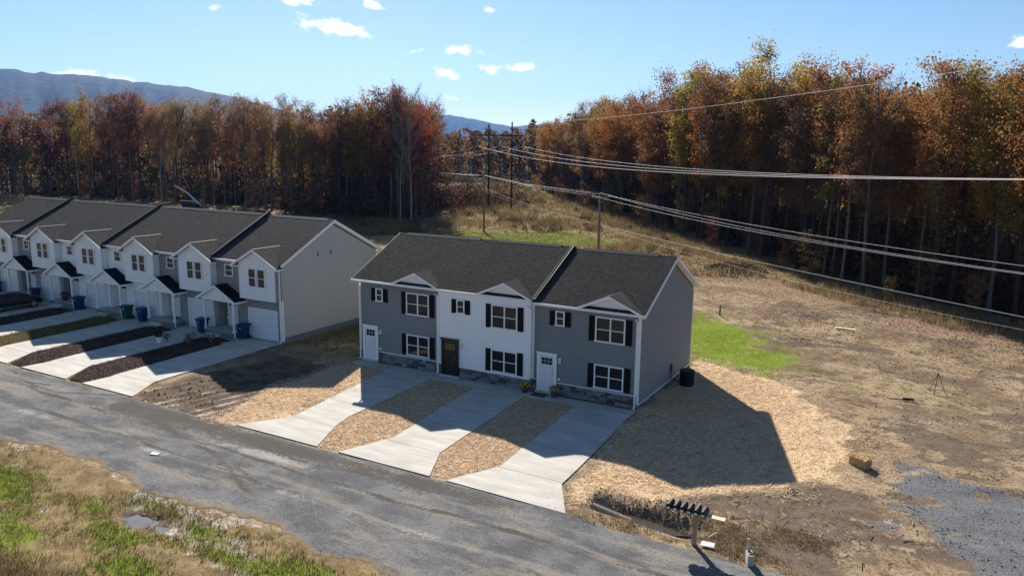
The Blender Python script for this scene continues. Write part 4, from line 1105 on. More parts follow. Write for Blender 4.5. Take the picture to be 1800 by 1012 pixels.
for (c2, c1, c0), z1, nm, r in (((.00034, -.0179, 4.65), 7.1, 'upper', .013), ((.00096, -.06385, 4.6), 6.6, 'lower', .008)):
    pts = [P2 + PD * d + UZ * (c2 * d * d + c1 * d + c0) for d in np.linspace(0, 62, 24)]
    wire('power_line', pts, r, f'{nm} slack line from the crossarm pole low over the bare lot')
    a = P1 + UZ * z1; b = P2 + UZ * c0
    wire('power_line', [a.lerp(b, t_) - UZ * 4 * .35 * t_ * (1 - t_) for t_ in np.linspace(0, 1, 14)], r, f'{nm} slack line between the two wooden poles')

# ------------------------------------------------------------------ things around the buildings
def wheelie_bin(mat):
    o = empty('wheeled_bin')
    mb = MB()
    def ring(hx, hy, z, oy=0): return [(-hx, -hy + oy, z), (hx, -hy + oy, z), (hx, hy + oy, z), (-hx, hy + oy, z)]
    rs = [ring(.23, .27, .05), ring(.25, .30, .5), ring(.29, .35, .95), ring(.32, .38, .96), ring(.32, .38, 1.02)]
    v = [q for r_ in rs for q in r_]; f = [(3, 2, 1, 0), (16, 17, 18, 19)] + [(i * 4 + j, i * 4 + (j + 1) % 4, i * 4 + 4 + (j + 1) % 4, i * 4 + 4 + j) for i in range(4) for j in range(4)]
    mb.add(v, f).build('body', mat, o)
    mb = MB(); mb.prism([(-.33, -.40, 1.025), (-.33, -.40, 1.06), (-.33, -.05, 1.12), (-.33, .36, 1.09), (-.33, .42, 1.025)], (.66, 0, 0)); mb.build('lid', mat, o)
    mb = MB(); mb.tube([(-.26, .40, .98), (-.26, .50, 1.0), (.26, .50, 1.0), (.26, .40, .98)], .02, 6); mb.build('handle', mat, o)
    for s in (-1, 1):
        mb = MB(); mb.tube([(s * .25, .27, .13), (s * .31, .27, .13)], .13, 14); mb.build('wheel', M['tyre'], o)
    mb = MB(); mb.add([(-.07, -.352, .80), (.07, -.352, .80), (.07, -.362, .87), (-.07, -.362, .87)], [(0, 1, 2, 3)]); mb.build('sticker', M['paper'], o)
    return o
bb = wheelie_bin(M['blue_plastic']); gb = wheelie_bin(M['green_plastic'])
spots = [(bb, -10.4, -.45, .1, 'blue wheeled bin left of the nearest garage door'), (bb, -14.35, -.75, -.15, 'blue wheeled bin behind the left post of the nearest porch'),
         (bb, -21.2, -.75, .2, 'blue wheeled bin behind a post of the second porch'), (gb, -23.0, -.85, .15, 'green wheeled bin in the middle of the row'),
         (bb, -29.5, -.75, .1, 'blue wheeled bin right of the porch with red flowers'), (bb, -36.1, -.6, -.1, 'blue wheeled bin in front of the black car'), (bb, -42.3, -.6, .05, 'right one of two blue bins at the far end of the row'), (bb, -43.2, -.5, -.1, 'left one of two blue bins at the far end of the row')]
used = set()
for src, x, y, rz, lab in spots:
    o = src if id(src) not in used else copy_tree(src); used.add(id(src))
    o.location = (x, y, .062 if y > -.89 else .046); o.rotation_euler = (0, 0, rz); tag(o, lab, 'trash bin', 'wheeled bins along the row')

def leaf_ball(n, rx, rz, c, size, seed, lower=-.3):
    g = np.random.default_rng(seed)
    d = g.normal(size=(n, 3)); d /= np.linalg.norm(d, axis=1)[:, None]; d[:, 2] = np.where(d[:, 2] < lower, -d[:, 2], d[:, 2])
    r_ = g.uniform(.55, 1, n)[:, None]
    P = d * r_ * np.array([rx, rx, rz]) + np.array(c)
    return leaf_quads(P, size, g)
def leaf_quads(P, size, g, tone=None, aniso=.7):
    n = len(P)
    u = g.normal(size=(n, 3)); u /= np.linalg.norm(u, axis=1)[:, None]
    w = g.normal(size=(n, 3)); w = np.cross(u, w); w /= np.linalg.norm(w, axis=1)[:, None]
    nn = np.cross(u, w)
    s = (size * g.uniform(.65, 1.35, n))[:, None]
    V = np.stack([P - u * s * .5, P + w * s * .5 * aniso + nn * s * .12, P + u * s * .5, P - w * s * .5 * aniso + nn * s * .12], 1).reshape(-1, 3)
    Q = np.arange(n * 4).reshape(-1, 4)
    tn = g.random(n) if tone is None else tone
    return V, Q, np.repeat(tn, 4)
M['mum_yellow'] = piece_mat('mum_yellow', [(0, (.08, .12, .02)), (.35, (.10, .14, .03)), (.4, (.75, .55, .02)), (1, (.85, .68, .05))], .2)
M['mum_pale'] = piece_mat('mum_pale', [(0, (.06, .10, .02)), (.4, (.08, .12, .03)), (.45, (.62, .60, .52)), (.8, (.70, .62, .40)), (1, (.55, .35, .35))], .2)
M['mum_red'] = piece_mat('mum_red', [(0, (.05, .05, .02)), (.4, (.10, .02, .02)), (.7, (.25, .03, .03)), (1, (.45, .25, .12))], .2)
def flower_pot(x, y, z, mat, seed, label, r=.28):
    o = empty('flower_pot', (x, y, z), 0, label, 'potted plant', 'potted flowers')
    mb = MB(); mb.lathe([(r * .55, 0), (r * .75, r * .9), (r * .85, r * .92), (r * .85, r * 1.05), (r * .6, r * 1.05), (r * .55, r * .95)], 14); mb.build('pot', M['terracotta'], o)
    V, Q, tn = leaf_ball(420, r * 1.15, r * .85, (0, 0, r * 1.45), .075, seed); link('blooms', np_mesh('blooms', V, Q, attr={'tone': tn}, mat=mat), o)
flower_pot(12.45, -.62, .05, M['mum_yellow'], 1, 'potted yellow chrysanthemum left of the right-hand white door')
flower_pot(14.25, -.52, .05, M['mum_pale'], 2, 'potted pale chrysanthemum right of the right-hand white door')
flower_pot(-33.0 + .9, -.35, .452, M['mum_red'], 3, 'dark red flowers on the porch beside the black car', .34)
mb = MB(); mb.box(-.45, .45, -.3, .3, 0, .02); o = mb.build('door_mat', M['mat_brown']); o.location = (13.38, -.68, .052); tag(o, 'brown door mat between the two potted chrysanthemums', 'door mat')
mb = MB(); mb.box(-.4, .4, -.25, .25, 0, .02); o = mb.build('door_mat', M['mat_brown']); o.location = (-18.6, .2, .453); tag(o, 'brown mat on the second porch from the right', 'door mat')

ac = empty('air_conditioner', (19.95, 5.45, gzs(19.95, 5.45)), 0, 'black condenser unit standing against the slate gable wall', 'air conditioner')
mb = MB(); mb.box(-.48, .48, -.48, .48, -.1, .07); mb.build('pad', M['concrete'], ac)
mb = MB(); mb.lathe([(.36, .075), (.40, .09), (.40, .92), (.37, .95)], 20); mb.build('body', M['dark_plastic'], ac)
for j in range(22):
    mb = MB(); zz = .13 + j * .036
    mb.lathe([(.405, zz), (.425, zz + .01), (.405, zz + .018)], 20)
    if j == 0: grille = mb
    else: grille.add(mb.v, mb.f)
grille.build('grille', M['dark_plastic'], ac)
mb = MB(); mb.lathe([(.41, .951), (.43, .96), (.43, .99), (.30, 1.01), (.1, 1.02)], 20); mb.build('fan_guard', M['dark_plastic'], ac)
mb = MB(); mb.add([(-.34, -.28, .55), (-.27, -.35, .55), (-.27, -.35, .75), (-.34, -.28, .75)], [(0, 1, 2, 3)]); o = mb.build('label_plate', M['label_yellow'], ac); o.location = (-.03, -.03, 0)

# six mailboxes on a plank
mx = empty('mailbox_stand', (25.65, -12.45, gzs(25.65, -12.45)), 0, 'six black mailboxes on a plank on one wooden post', 'mailbox stand')
mb = MB(); mb.box(-.07, .07, -.07, .07, -.3, 1.16); mb.build('post', M['wood_post'], mx)
mb = MB(); mb.box(-1.02, 1.02, -.13, .12, 1.161, 1.21); mb.build('plank', M['wood_pale'], mx)
mb = MB(); mb.tube([(-.35, 0, 1.155), (0, 0, .8)], .035, 4); mb.tube([(.35, 0, 1.155), (0, 0, .8)], .035, 4); mb.build('brace', M['wood_post'], mx)
prof = [(-.085, 0), (.085, 0), (.085, .12)] + [(.085 * math.cos(a), .12 + .085 * math.sin(a)) for a in np.linspace(0, math.pi, 9)[1:-1]] + [(-.085, .12)]
for k in range(6):
    x = -.92 + k * .245; z = 1.212
    mb = MB(); mb.prism([(x + a, -.24, z + c) for a, c in prof], (0, .50, 0)); o = mb.build('mailbox', M['dark_plastic'], mx)
    mb = MB(); mb.prism([(x + a * 1.06, -.262, z + c * 1.03) for a, c in prof], (0, .02, 0)); mb.build('mailbox_door', M['dark_plastic'], o)
    mb = MB(); mb.box(x - .06, x + .06, -.268, -.263, z + .03, z + .10); mb.build('number_plate', M['paper'], o)

o = empty('marker_stake', (27.45, -12.5, gzs(27.45, -12.5)), 0, 'pale wooden stake standing behind a concrete block by the road', 'stake')
mb = MB(); mb.prism([(-.05, -.02, -.2), (.05, -.02, -.2), (.09, -.02, .78), (-.01, -.02, .78)], (0, .03, 0)); mb.build('board', M['wood_pale'], o)
mb = MB()
mb.box(-.1, .1, -.2, -.16, 0, .4); mb.box(-.1, .1, .16, .2, 0, .4); mb.box(-.1, -.065, -.16, .16, 0, .4); mb.box(.065, .1, -.16, .16, 0, .4); mb.box(-.065, .065, -.02, .02, 0, .4)
o = mb.build('concrete_block', M['block']); o.location = (27.62, -12.75, gzs(27.62, -12.75)); o.rotation_euler = (0, 0, .4); tag(o, 'gray hollow concrete block at the foot of the pale stake', 'block')
mb = MB(); mb.prism([(-.24, -.13, .02), (.24, -.1, .03), (.23, .12, .09), (-.23, .11, .07)], (0, 0, -.02)); o = mb.build('sign_board', M['paper']); o.location = (26.1, -12.35, gzs(26.1, -12.35) + .05); tag(o, 'small white board lying at the foot of the mailbox post', 'board')
mb = MB(); mb.tube([(0, 0, 0), (.25, .1, .2)], .03, 5); o = mb.build('wood_scrap', M['wood_pale']); o.location = (25.95, -11.6, gzs(25.95, -11.6)); tag(o, 'short pale stick in the weeds behind the mailboxes', 'stick')
# corrugated culvert pipe
mb = MB(); pr = []
n = 46
pts = [Vector((21.3, -11.35, -.12)).lerp(Vector((22.95, -11.5, -.30)), i / n) for i in range(n + 1)]
mb.tube(pts, [.15 if i % 2 else .175 for i in range(n + 1)], 12); o = mb.build('drain_pipe', M['pipe']); tag(o, 'ribbed drain pipe lying in the muddy ditch', 'pipe')
t = NT('ditch_water'); n_ = t.noise(t.pos(), 3, 4)
M['water'] = t.col(t.mix(n_, (.035, .028, .014), (.07, .055, .028)), .06, .5)
t = NT('puddle_water'); M['puddle'] = t.col(t.mix(t.noise(t.pos(), 2, 4), (.12, .11, .10), (.24, .22, .20)), .08, .6)
def pool(name, cx, cy, rx, ry, z, mat):
    mb = MB(); n = 40
    mb.add([(cx + rx * math.cos(a) * (1 + .18 * math.sin(3 * a + 1) + .1 * math.sin(7 * a)), cy + ry * math.sin(a) * (1 + .15 * math.sin(4 * a)), z) for a in np.linspace(0, 2 * math.pi, n, endpoint=False)], [tuple(range(n))])
    return tag(mb.build(name, mat), kind='structure')
pool('ditch_water', 23.6, -11.15, 1.5, .42, -.40, M['water'])
pool('puddle', 7.4, -21.0, 1.9, .6, -.155, M['puddle'])
# straw bale
bale = empty('straw_bale', (30.0, -1.9, gzs(30, -1.9)), R(-35), 'loose square straw bale left on the bare dirt', 'straw bale')
g = np.random.default_rng(5)
mb = MB(); nx_, ny_, nz_ = 8, 4, 4
pts = {}
def bp(i, j, k):
    key = (i, j, k)
    if key not in pts: pts[key] = (-.42 + .84 * i / nx_ + g.uniform(-.02, .02), -.22 + .44 * j / ny_ + g.uniform(-.02, .02), .40 * k / nz_ + g.uniform(-.02, .02) * (k > 0))
    return pts[key]
for i in range(nx_):
    for j in range(ny_):
        mb.add([bp(i, j, nz_), bp(i + 1, j, nz_), bp(i + 1, j + 1, nz_), bp(i, j + 1, nz_)], [(0, 1, 2, 3)])
for i in range(nx_):
    for k in range(nz_):
        mb.add([bp(i, 0, k), bp(i + 1, 0, k), bp(i + 1, 0, k + 1), bp(i, 0, k + 1)], [(0, 1, 2, 3)]); mb.add([bp(i + 1, ny_, k), bp(i, ny_, k), bp(i, ny_, k + 1), bp(i + 1, ny_, k + 1)], [(0, 1, 2, 3)])
for j in range(ny_):
    for k in range(nz_):
        mb.add([bp(0, j + 1, k), bp(0, j, k), bp(0, j, k + 1), bp(0, j + 1, k + 1)], [(0, 1, 2, 3)]); mb.add([bp(nx_, j, k), bp(nx_, j + 1, k), bp(nx_, j + 1, k + 1), bp(nx_, j, k + 1)], [(0, 1, 2, 3)])
mb.build('bale_body', plain('bale_straw', (.50, .35, .17), .9, .6, 10, bump=1.0), bale)
P = np.stack([g.uniform(-.5, .5, 420), g.uniform(-.3, .3, 420), np.abs(g.normal(.3, .14, 420)).clip(0, .46)], 1)
V, Q, tn = leaf_quads(P, .2, g, None, .1); link('loose_straw', np_mesh('loose_straw', V, Q, attr={'tone': tn}, mat=piece_mat('bale_strand', [(0, (.30, .19, .07)), (1, (.70, .50, .22))], .1)), bale)
# tripod, hose reel, green marker post, boards
tp = empty('tripod', (32.75, 11.75, gzs(32.75, 11.75)), .3, 'thin dark tripod standing on the bare lot', 'tripod')
for a in (0, 2.09, 4.19):
    mb = MB(); mb.tube([(.02 * math.cos(a), .02 * math.sin(a), 1.15), (.5 * math.cos(a), .5 * math.sin(a), 0)], .018, 5); mb.build('leg', M['dark_plastic'], tp)
mb = MB(); mb.lathe([(.03, 1.1), (.05, 1.13), (.05, 1.18), (.02, 1.22)], 8); mb.build('head', M['dark_plastic'], tp)
sp_ = empty('hose_roll', (31.4, 9.3, gzs(31.4, 9.3)), .2, 'dark hose reel with cable lying beside the tripod', 'hose reel')
mb = MB(); mb.tube([(-.5, 0, .18), (.35, .05, .18)], .12, 8); mb.build('roll', M['dark_plastic'], sp_)
mb = MB(); mb.tube([(.36, .05, .18), (.55, .06, .2)], .17, 10); mb.build('flange', M['fiber_green'], sp_)
mb = MB(); mb.tube([(-.5, 0, .1), (-1.0, .2, .05), (-1.6, .1, .05), (-1.9, .3, .04)], .03, 5); mb.build('hose', M['dark_plastic'], sp_)
sp_.name = 'hose_reel'; sp_.scale = (.55, .55, .6)
st = empty('marker_post', (16.57, 26.0, gzs(16.57, 26)), 0, 'short teal marker post at the back of the green lawn', 'marker post')
mb = MB(); mb.box(-.06, .06, -.05, .05, -.1, .85); mb.build('post', M['fiber_green'], st)
mb = MB(); mb.prism([(-.07, -.06, .85), (.07, -.06, .85), (.0, -.06, .95)], (0, .12, 0)); mb.build('cap', M['fiber_green'], st)
for (x, y, l, w, a, lab) in ((26.3, 26.4, 1.5, .35, .1, 'pale board lying on the bare lot below the wood'), (38.2, 17, 1.0, .3, .6, 'white board lying near the right edge of the bare lot'), (2.6, -17.0, .35, .2, .3, 'small white litter scrap on the gravel road')):
    mb = MB(); mb.box(-l / 2, l / 2, -w / 2, w / 2, 0, .06); o = mb.build('board', M['wood_pale'] if l > .5 else M['paper']); o.location = (x, y, gzs(x, y) + .03); o.rotation_euler = (.03, .04, a); tag(o, lab, 'board')
# machine with a raised boom behind the row
mc = empty('boom_lift', (-105, 70, gzs(-105, 70)), 0, 'pale metal boom of a machine glinting above the row roof', 'machine')
mb = MB(); mb.tube([(-5.2, -1.5, 6.6), (-1.8, 0, 4.6), (2.8, .5, 1.2)], [.16, .2, .24], 6); mb.build('boom', plain('boom_metal', (.75, .72, .70), .3, .1, 2, metal=0), mc)
mb = MB(); mb.box(-4.4, 1.2, -.8, .8, 2.3, 2.5); mb.build('deck', M['wood_pale'], mc)
mb = MB(); mb.box(-3.4, 2.6, -1, 1, .7, 1.7); mb.build('body', M['dark_plastic'], mc)
for (a, b) in ((-2.4, -1), (-2.4, 1), (1.8, -1), (1.8, 1)):
    mb = MB(); mb.tube([(a, b - .2, .55), (a, b + .2, .55)], .55, 14); mb.build('wheel', M['tyre'], mc)
mc.scale = (.75, .75, .75)
# planter and little bushes beside the nearest porch
pl = empty('planter', (-14.3, -4.4, .08), .2, 'white planter with dark round shrub in the mulch bed', 'planter'); pl.scale = (.72, .72, .72)
mb = MB(); mb.lathe([(.22, 0), (.3, .5), (.34, .52), (.34, .58), (.26, .58), (.24, .5)], 14); mb.build('pot', M['paper'], pl)
M['evergreen'] = piece_mat('evergreen', [(0, (.012, .018, .008)), (1, (.05, .07, .03))], .15)
V, Q, tn = leaf_ball(500, .42, .42, (0, 0, .85), .09, 9, -.9); link('foliage', np_mesh('foliage', V, Q, attr={'tone': tn}, mat=M['evergreen']), pl)
M['twig_brown'] = piece_mat('twig_brown', [(0, (.03, .022, .016)), (1, (.12, .085, .055))], .1)
for i, (x, y, r_, lab) in enumerate(((-12.9, -2.9, .55, 'small twiggy shrub at the foot of the nearest porch steps'), (-11.6, -2.3, .5, 'brown leafless shrub right of the nearest porch steps'), (-12.2, -3.7, .45, 'low dark shrub in the mulch before the nearest porch'), (-14.6, -3.6, .4, 'dark shrub behind the white planter'))):
    o = empty('shrub', (x, y, .06), 0, lab, 'shrub', 'porch shrubs')
    mb = MB(); rs = random.Random(i)
    for j in range(26):
        a = rs.uniform(0, 6.28); b = rs.uniform(.25, .9); L = rs.uniform(.6, 1.1) * r_ * 1.3
        d = Vector((math.cos(a) * b, math.sin(a) * b, 1)).normalized() * L
        mb.tube([(0, 0, 0), d * .5 + Vector((0, 0, .04)), d], [.018, .012, .006], 3, False)
    mb.build('stems', M['pole_wood'], o)
    V, Q, tn = leaf_ball(160, r_ * .8, r_ * .7, (0, 0, r_ * .6), .06, 40 + i); link('leaves', np_mesh('leaves', V, Q, attr={'tone': tn}, mat=M['twig_brown']), o)

# ------------------------------------------------------------------ black car on the fifth drive
car = empty('parked_car', (-34.35, -3.6, .047), math.pi / 2, 'black car parked nose-in on a driveway at the left edge', 'car')
L_, Wd = 4.7, .90
def loft(secs, name, mat, parent, close=True):
    mb = MB(); n = len(secs[0])
    for s in secs: mb.v += s
    for i in range(len(secs) - 1):
        for j in range(n): mb.f.append((i * n + j, i * n + (j + 1) % n, (i + 1) * n + (j + 1) % n, (i + 1) * n + j))
    mb.f.append(tuple(range(n))); mb.f.append(tuple(reversed(range((len(secs) - 1) * n, len(secs) * n)))); mb.sm = True
    return mb.build(name, mat, parent)
secs = []
for x, w, zb, zt, zs in ((-2.35, .72, .42, .78, .66), (-2.28, .84, .30, .98, .80), (-1.7, .90, .24, 1.02, .86), (-.6, .92, .22, 1.0, .84), (.7, .92, .22, .98, .82), (1.4, .90, .24, .95, .78), (2.05, .86, .26, .86, .70), (2.30, .76, .34, .72, .60), (2.36, .6, .42, .62, .55)):
    secs.append([(x, -w * .9, zb), (x, -w, zb + .15), (x, -w, zs), (x, -w * .9, zt), (x, 0, zt + .02), (x, w * .9, zt), (x, w, zs), (x, w, zb + .15), (x, w * .9, zb)])
loft(secs, 'body', M['car_paint'], car)
secs = []
for x, w, zt in ((-2.05, .74, 1.0), (-1.55, .70, 1.30), (-.9, .68, 1.45), (.0, .68, 1.46), (.55, .69, 1.36), (1.25, .76, .98)):
    secs.append([(x, -w - .06 * (zt > 1.1), .95), (x, -w, zt - .08 if zt > 1.1 else zt), (x, -w * .8, zt), (x, w * .8, zt), (x, w, zt - .08 if zt > 1.1 else zt), (x, w + .06 * (zt > 1.1), .95)])
loft(secs, 'cabin', M['car_paint'], car)
for s in (-1, 1):
    for (x0, x1, a, b) in ((-1.45, -.55, 1.22, 1.36), (-.47, .55, 1.36, 1.26)):
        mb = MB(); yy = s * .757
        q = [(x0, yy, 1.02), (x1 if x1 < .5 else x1 + .35, yy, 1.02), (x1, yy - s * .05, b), (x0, yy - s * .05, a)]
        mb.prism(q, (0, s * .012, 0)); mb.build('side_window', M['glass'], car)
    for x in (-1.42, 1.40):
        mb = MB(); mb.tube([(x, s * .70, .33), (x, s * .925, .33)], .33, 20); wh = mb.build('wheel', M['tyre'], car)
        mb = MB(); mb.tube([(x, s * .926, .33), (x, s * .935, .33)], .21, 16); mb.build('rim', M['steel'], wh)
    mb = MB(); mb.box(1.95, 2.2, s * .70 - .13, s * .70 + .13, .66, .76); mb.build('headlight', M['lamp_glass'], car)
    mb = MB(); mb.box(-2.33, -2.26, s * .62 - .15, s * .62 + .15, .76, .90); mb.build('tail_light', plain('tail_red', (.25, .01, .01), .2), car)
    mb = MB(); mb.box(.62, .78, s * .98 - .1, s * .98 + .1, 1.0, 1.12); mb.build('mirror', M['car_paint'], car)
    mb = MB(); mb.box(-1.9, 1.9, s * .925 - .012, s * .925 + .012, .30, .36); mb.build('sill_trim', M['steel'], car)
mb = MB(); mb.prism([(.60, -.62, 1.35), (.60, .62, 1.35), (1.24, .70, 1.0), (1.24, -.70, 1.0)], (.012, 0, .016)); mb.build('windscreen', M['glass'], car)
mb = MB(); mb.prism([(-1.56, -.6, 1.31), (-1.56, .6, 1.31), (-2.03, .66, 1.03), (-2.03, -.66, 1.03)], (-.012, 0, .016)); mb.build('rear_window', M['glass'], car)

# ------------------------------------------------------------------ trees
def tube_np(path, rad, n, V, F):
    """append a tapered tube along path to the lists V, F"""
    path = np.asarray(path); base = sum(len(q) for q in V)
    d = np.gradient(path, axis=0); d /= np.linalg.norm(d, axis=1)[:, None] + 1e-9
    ref = np.array([1, 0, 0]) if abs(d[0][2]) > .7 else np.array([0, 0, 1.])
    a = np.cross(d, ref); a /= np.linalg.norm(a, axis=1)[:, None] + 1e-9; b = np.cross(d, a)
    th = np.arange(n) * 2 * math.pi / n
    ring = path[:, None, :] + (a[:, None, :] * np.cos(th)[None, :, None] + b[:, None, :] * np.sin(th)[None, :, None]) * np.asarray(rad)[:, None, None]
    V.append(ring.reshape(-1, 3))
    i = np.arange(len(path) - 1)[:, None] * n; k = np.arange(n)[None]
    F.append(np.stack([base + i + k, base + i + (k + 1) % n, base + i + n + (k + 1) % n, base + i + n + k], -1).reshape(-1, 4))

def make_tree(seed, H, cb, spread, nleaf, lsize, r0=.22, twigs=6, nl=20, up=.8, fork=False):
    g = np.random.default_rng(seed)
    V, F = [], []; tips = []
    zt = np.linspace(0, 1, 11)
    wob = np.cumsum(g.normal(0, .16, (11, 2)), 0) * zt[:, None]; wob += g.normal(0, .5, 2) * zt[:, None] ** 1.5
    trunk = np.concatenate([wob, (zt * H * .95)[:, None]], 1)
    rad = r0 * (1 - zt) ** .85 + .025; rad[0] *= 1.35
    tube_np(trunk, rad, 7, V, F)
    limbs = []
    for i in range(nl):
        f_ = cb + (.94 - cb) * ((i + g.uniform(-.3, .3)) / nl) ** .85; f_ = float(np.clip(f_, .12, .93))
        p0 = np.array([np.interp(f_, zt, trunk[:, j]) for j in range(3)])
        a = i * 2.4 + g.uniform(-.5, .5)
        prof_ = math.sin(math.pi * min(1, max(.12, (1.02 - f_) / (1.05 - cb))) ** .75) * .75 + .35
        Ln = spread * prof_ * g.uniform(.7, 1.2)
        el_ = g.uniform(.35, .9) * up
        dr = np.array([math.cos(a), math.sin(a), el_ + .15]); dr /= np.linalg.norm(dr)
        tt = np.linspace(0, 1, 5)[:, None]
        path = p0 + dr * Ln * tt + np.array([0, 0, 1]) * Ln * .32 * tt ** 2 + np.cumsum(g.normal(0, .06 * Ln / 3, (5, 3)), 0) * tt
        r_ = max(.03, np.interp(f_, zt, rad) * .5)
        tube_np(path, np.linspace(r_, .018, 5), 4, V, F)
        limbs.append(path); tips.append(path[-1])
        for j in range(twigs):
            u = g.uniform(.3, 1); k = u * 4; i0 = min(3, int(k)); q = path[i0] * (1 - k + i0) + path[i0 + 1] * (k - i0)
            dv = dr * .6 + g.normal(0, .55, 3) + np.array([0, 0, .45]); dv /= np.linalg.norm(dv)
            l2 = g.uniform(.7, 1.9) * spread / 3.2
            mid = q + dv * l2 * .5 + g.normal(0, .08, 3); end = q + dv * l2 + np.array([0, 0, .12 * l2])
            tube_np(np.array([q, mid, end]), [.022, .015, .008], 3, V, F)
            tips += [end, mid]
    for _ in range(5):                                                           # thin dead branches below the crown
        f_ = g.uniform(.15, max(.2, cb)); p0 = np.array([np.interp(f_, zt, trunk[:, j]) for j in range(3)]); a = g.uniform(0, 6.28); l2 = g.uniform(.8, 2.4)
        tube_np(np.array([p0, p0 + np.array([math.cos(a), math.sin(a), .35]) * l2 * .5, p0 + np.array([math.cos(a), math.sin(a), .6]) * l2]), [.03, .02, .008], 3, V, F)
    tm = np_mesh('trunk', np.concatenate(V), np.concatenate(F), mat=M['bark'], smooth=True)
    if not nleaf: return tm, None
    tips = np.array(tips); wt = g.random(len(tips)) ** 2.2 + .03; ix = g.choice(len(tips), nleaf, p=wt / wt.sum())
    clump = g.random(len(tips))
    P = tips[ix] + np.clip(g.normal(0, 1, (nleaf, 3)), -1.5, 1.5) * np.array([.50, .50, .38]) * spread / 3.2
    Vl, Ql, tn = leaf_quads(P, lsize, g, np.clip(.55 * clump[ix] + .45 * g.random(nleaf), 0, 1), .8)
    cm = np_mesh('crown', Vl, Ql, attr={'tone': tn}, mat=M['leaf'])
    return tm, cm

KINDS = {  # name: list of (trunk mesh, crown mesh, height)
    'full': [(*make_tree(100 + i, 24, (.28, .38, .33, .42, .36)[i], (3.5, 3.9, 3.0, 4.3, 3.3)[i], 9000, .235, .24, 9, (24, 20, 26, 18, 22)[i]), 24) for i in range(5)],
    'thin': [(*make_tree(200 + i, 24, (.42, .50, .38, .55, .46)[i], (2.8, 3.3, 2.5, 3.6, 3.0)[i], 3300, .22, .19, 10, (22, 18, 24, 16, 20)[i]), 24) for i in range(5)],
    'slim': [(*make_tree(300 + i, 22, (.34, .42, .50, .38)[i], (1.9, 2.3, 2.2, 2.6)[i], 3200, .21, .14, 8, 20, 1.0), 22) for i in range(4)],
    'bare': [(*make_tree(400 + i, 21, .36, (2.6, 3.3, 2.2)[i], 0, .3, .16, 18, 26, 1.1), 21) for i in range(3)],
    'low': [(*make_tree(500 + i, 9, .10, 1.9, 1200, .17, .06, 7, 18, .7), 9) for i in range(3)]}
PAL_L = [((.195, .10, .056), 'rust-brown', 6), ((.135, .05, .045), 'dark red', 3), ((.255, .135, .05), 'orange', 2), ((.19, .135, .075), 'tan-brown', 6), ((.24, .175, .06), 'golden', 2)]
PAL_R = [((.235, .118, .045), 'rust-orange', 4), ((.265, .175, .05), 'golden', 5), ((.19, .155, .052), 'olive-yellow', 3), ((.135, .056, .046), 'dark red', 3), ((.175, .105, .058), 'brown', 4)]
BARKS = [(.13, .105, .085), (.09, .072, .06), (.19, .165, .145), (.07, .055, .046), (.15, .125, .105)]
PICK = random.Random(21)
def pick(pal):
    t_ = PICK.random() * sum(q[2] for q in pal)
    for c, n, w in pal:
        t_ -= w
        if t_ <= 0: return c, n
    return pal[0][:2]
def place_tree(x, y, kind, colour, h, label, group, bark=None, lean=None, wide=1.0, name='autumn_tree'):
    tm, cm, H0 = PICK.choice(KINDS[kind]); s = h / H0
    e = empty(name, (x, y, gzs(x, y) - .05), PICK.uniform(0, 6.28), label, 'tree', group)
    lean = lean or (PICK.gauss(0, .025), PICK.gauss(0, .025)); e.rotation_euler = (lean[0], lean[1], PICK.uniform(0, 6.28)); wv = wide * PICK.uniform(.82, 1.22); e.scale = (s * wv, s * wv, s)
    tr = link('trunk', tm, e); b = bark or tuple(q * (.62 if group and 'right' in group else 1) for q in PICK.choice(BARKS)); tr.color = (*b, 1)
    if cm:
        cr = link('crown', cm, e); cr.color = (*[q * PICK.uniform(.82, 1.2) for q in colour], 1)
    return e
def along(line, step, off, jit, rnd):
    """points at distance off to the inside of a polyline"""
    pts = [Vector((*q, 0)) for q in line]; carry = 0; out = []
    for a, b in zip(pts[:-1], pts[1:]):
        L = (b - a).length; d = (b - a) / L; nrm = Vector((-d.y, d.x, 0)); s = carry
        while s < L:
            q = a + d * (s + rnd.uniform(-jit, jit)) + nrm * (off + rnd.uniform(-jit, jit)); out.append((q.x, q.y)); s += step
        carry = s - L
    return out
rnd = random.Random(5)
spots = []
for off, step in ((1.5, 4.2), (5.0, 4.3), (9, 4.8), (14, 5.4), (20, 6.0)):
    for q in along(FOREST_R[2:], step, off, 1.5, rnd): spots.append((*q, 'R', off))
    for q in along(FOREST_L[:6], step, off, 1.5, rnd): spots.append((*q, 'L', off))
    for q in along(FOREST_L[5:], step + .6, off, 1.5, rnd): spots.append((*q, 'L', off))
far_spots = []
def keep(x, y, wood):
    if wood == 'R': return float(poly_sd(np.array([x]), np.array([y]), FOREST_RP)[0]) > .3
    return float(poly_sd(np.array([x]), np.array([y]), FOREST_LP)[0]) > .3
spots = [q for q in spots if keep(q[0], q[1], q[2])]
def in_view(x, y):
    d = Vector((x - CAM[0], y - CAM[1], 0)); a = math.degrees(math.atan2(d.x, d.y)); return -66 < a < 7.5
view = [q for q in spots if in_view(q[0], q[1])]
view.sort(key=lambda q: math.hypot(q[0] - CAM[0], q[1] - CAM[1]) + q[3] * 5)
NEAR = view[:285]; rest = view[285:]
def want_h(x, y, wood):
    """the crown line of each wood as it stands, low towards the clearing"""
    if wood == 'L':
        return (21.3 + 3.5 * float(fbm(np.array([x * .05]), np.array([y * .05 + 4]), 2)[0]) * 1.6) * (1 if x < -90 else .93)
    d = math.hypot(x - CAM[0], y - CAM[1])
    return float(np.interp(d, [60, 80, 105, 140, 175, 215, 260], [18.2, 20.3, 24.2, 24.8, 23.0, 21.5, 21.5]))
FRONT = {}
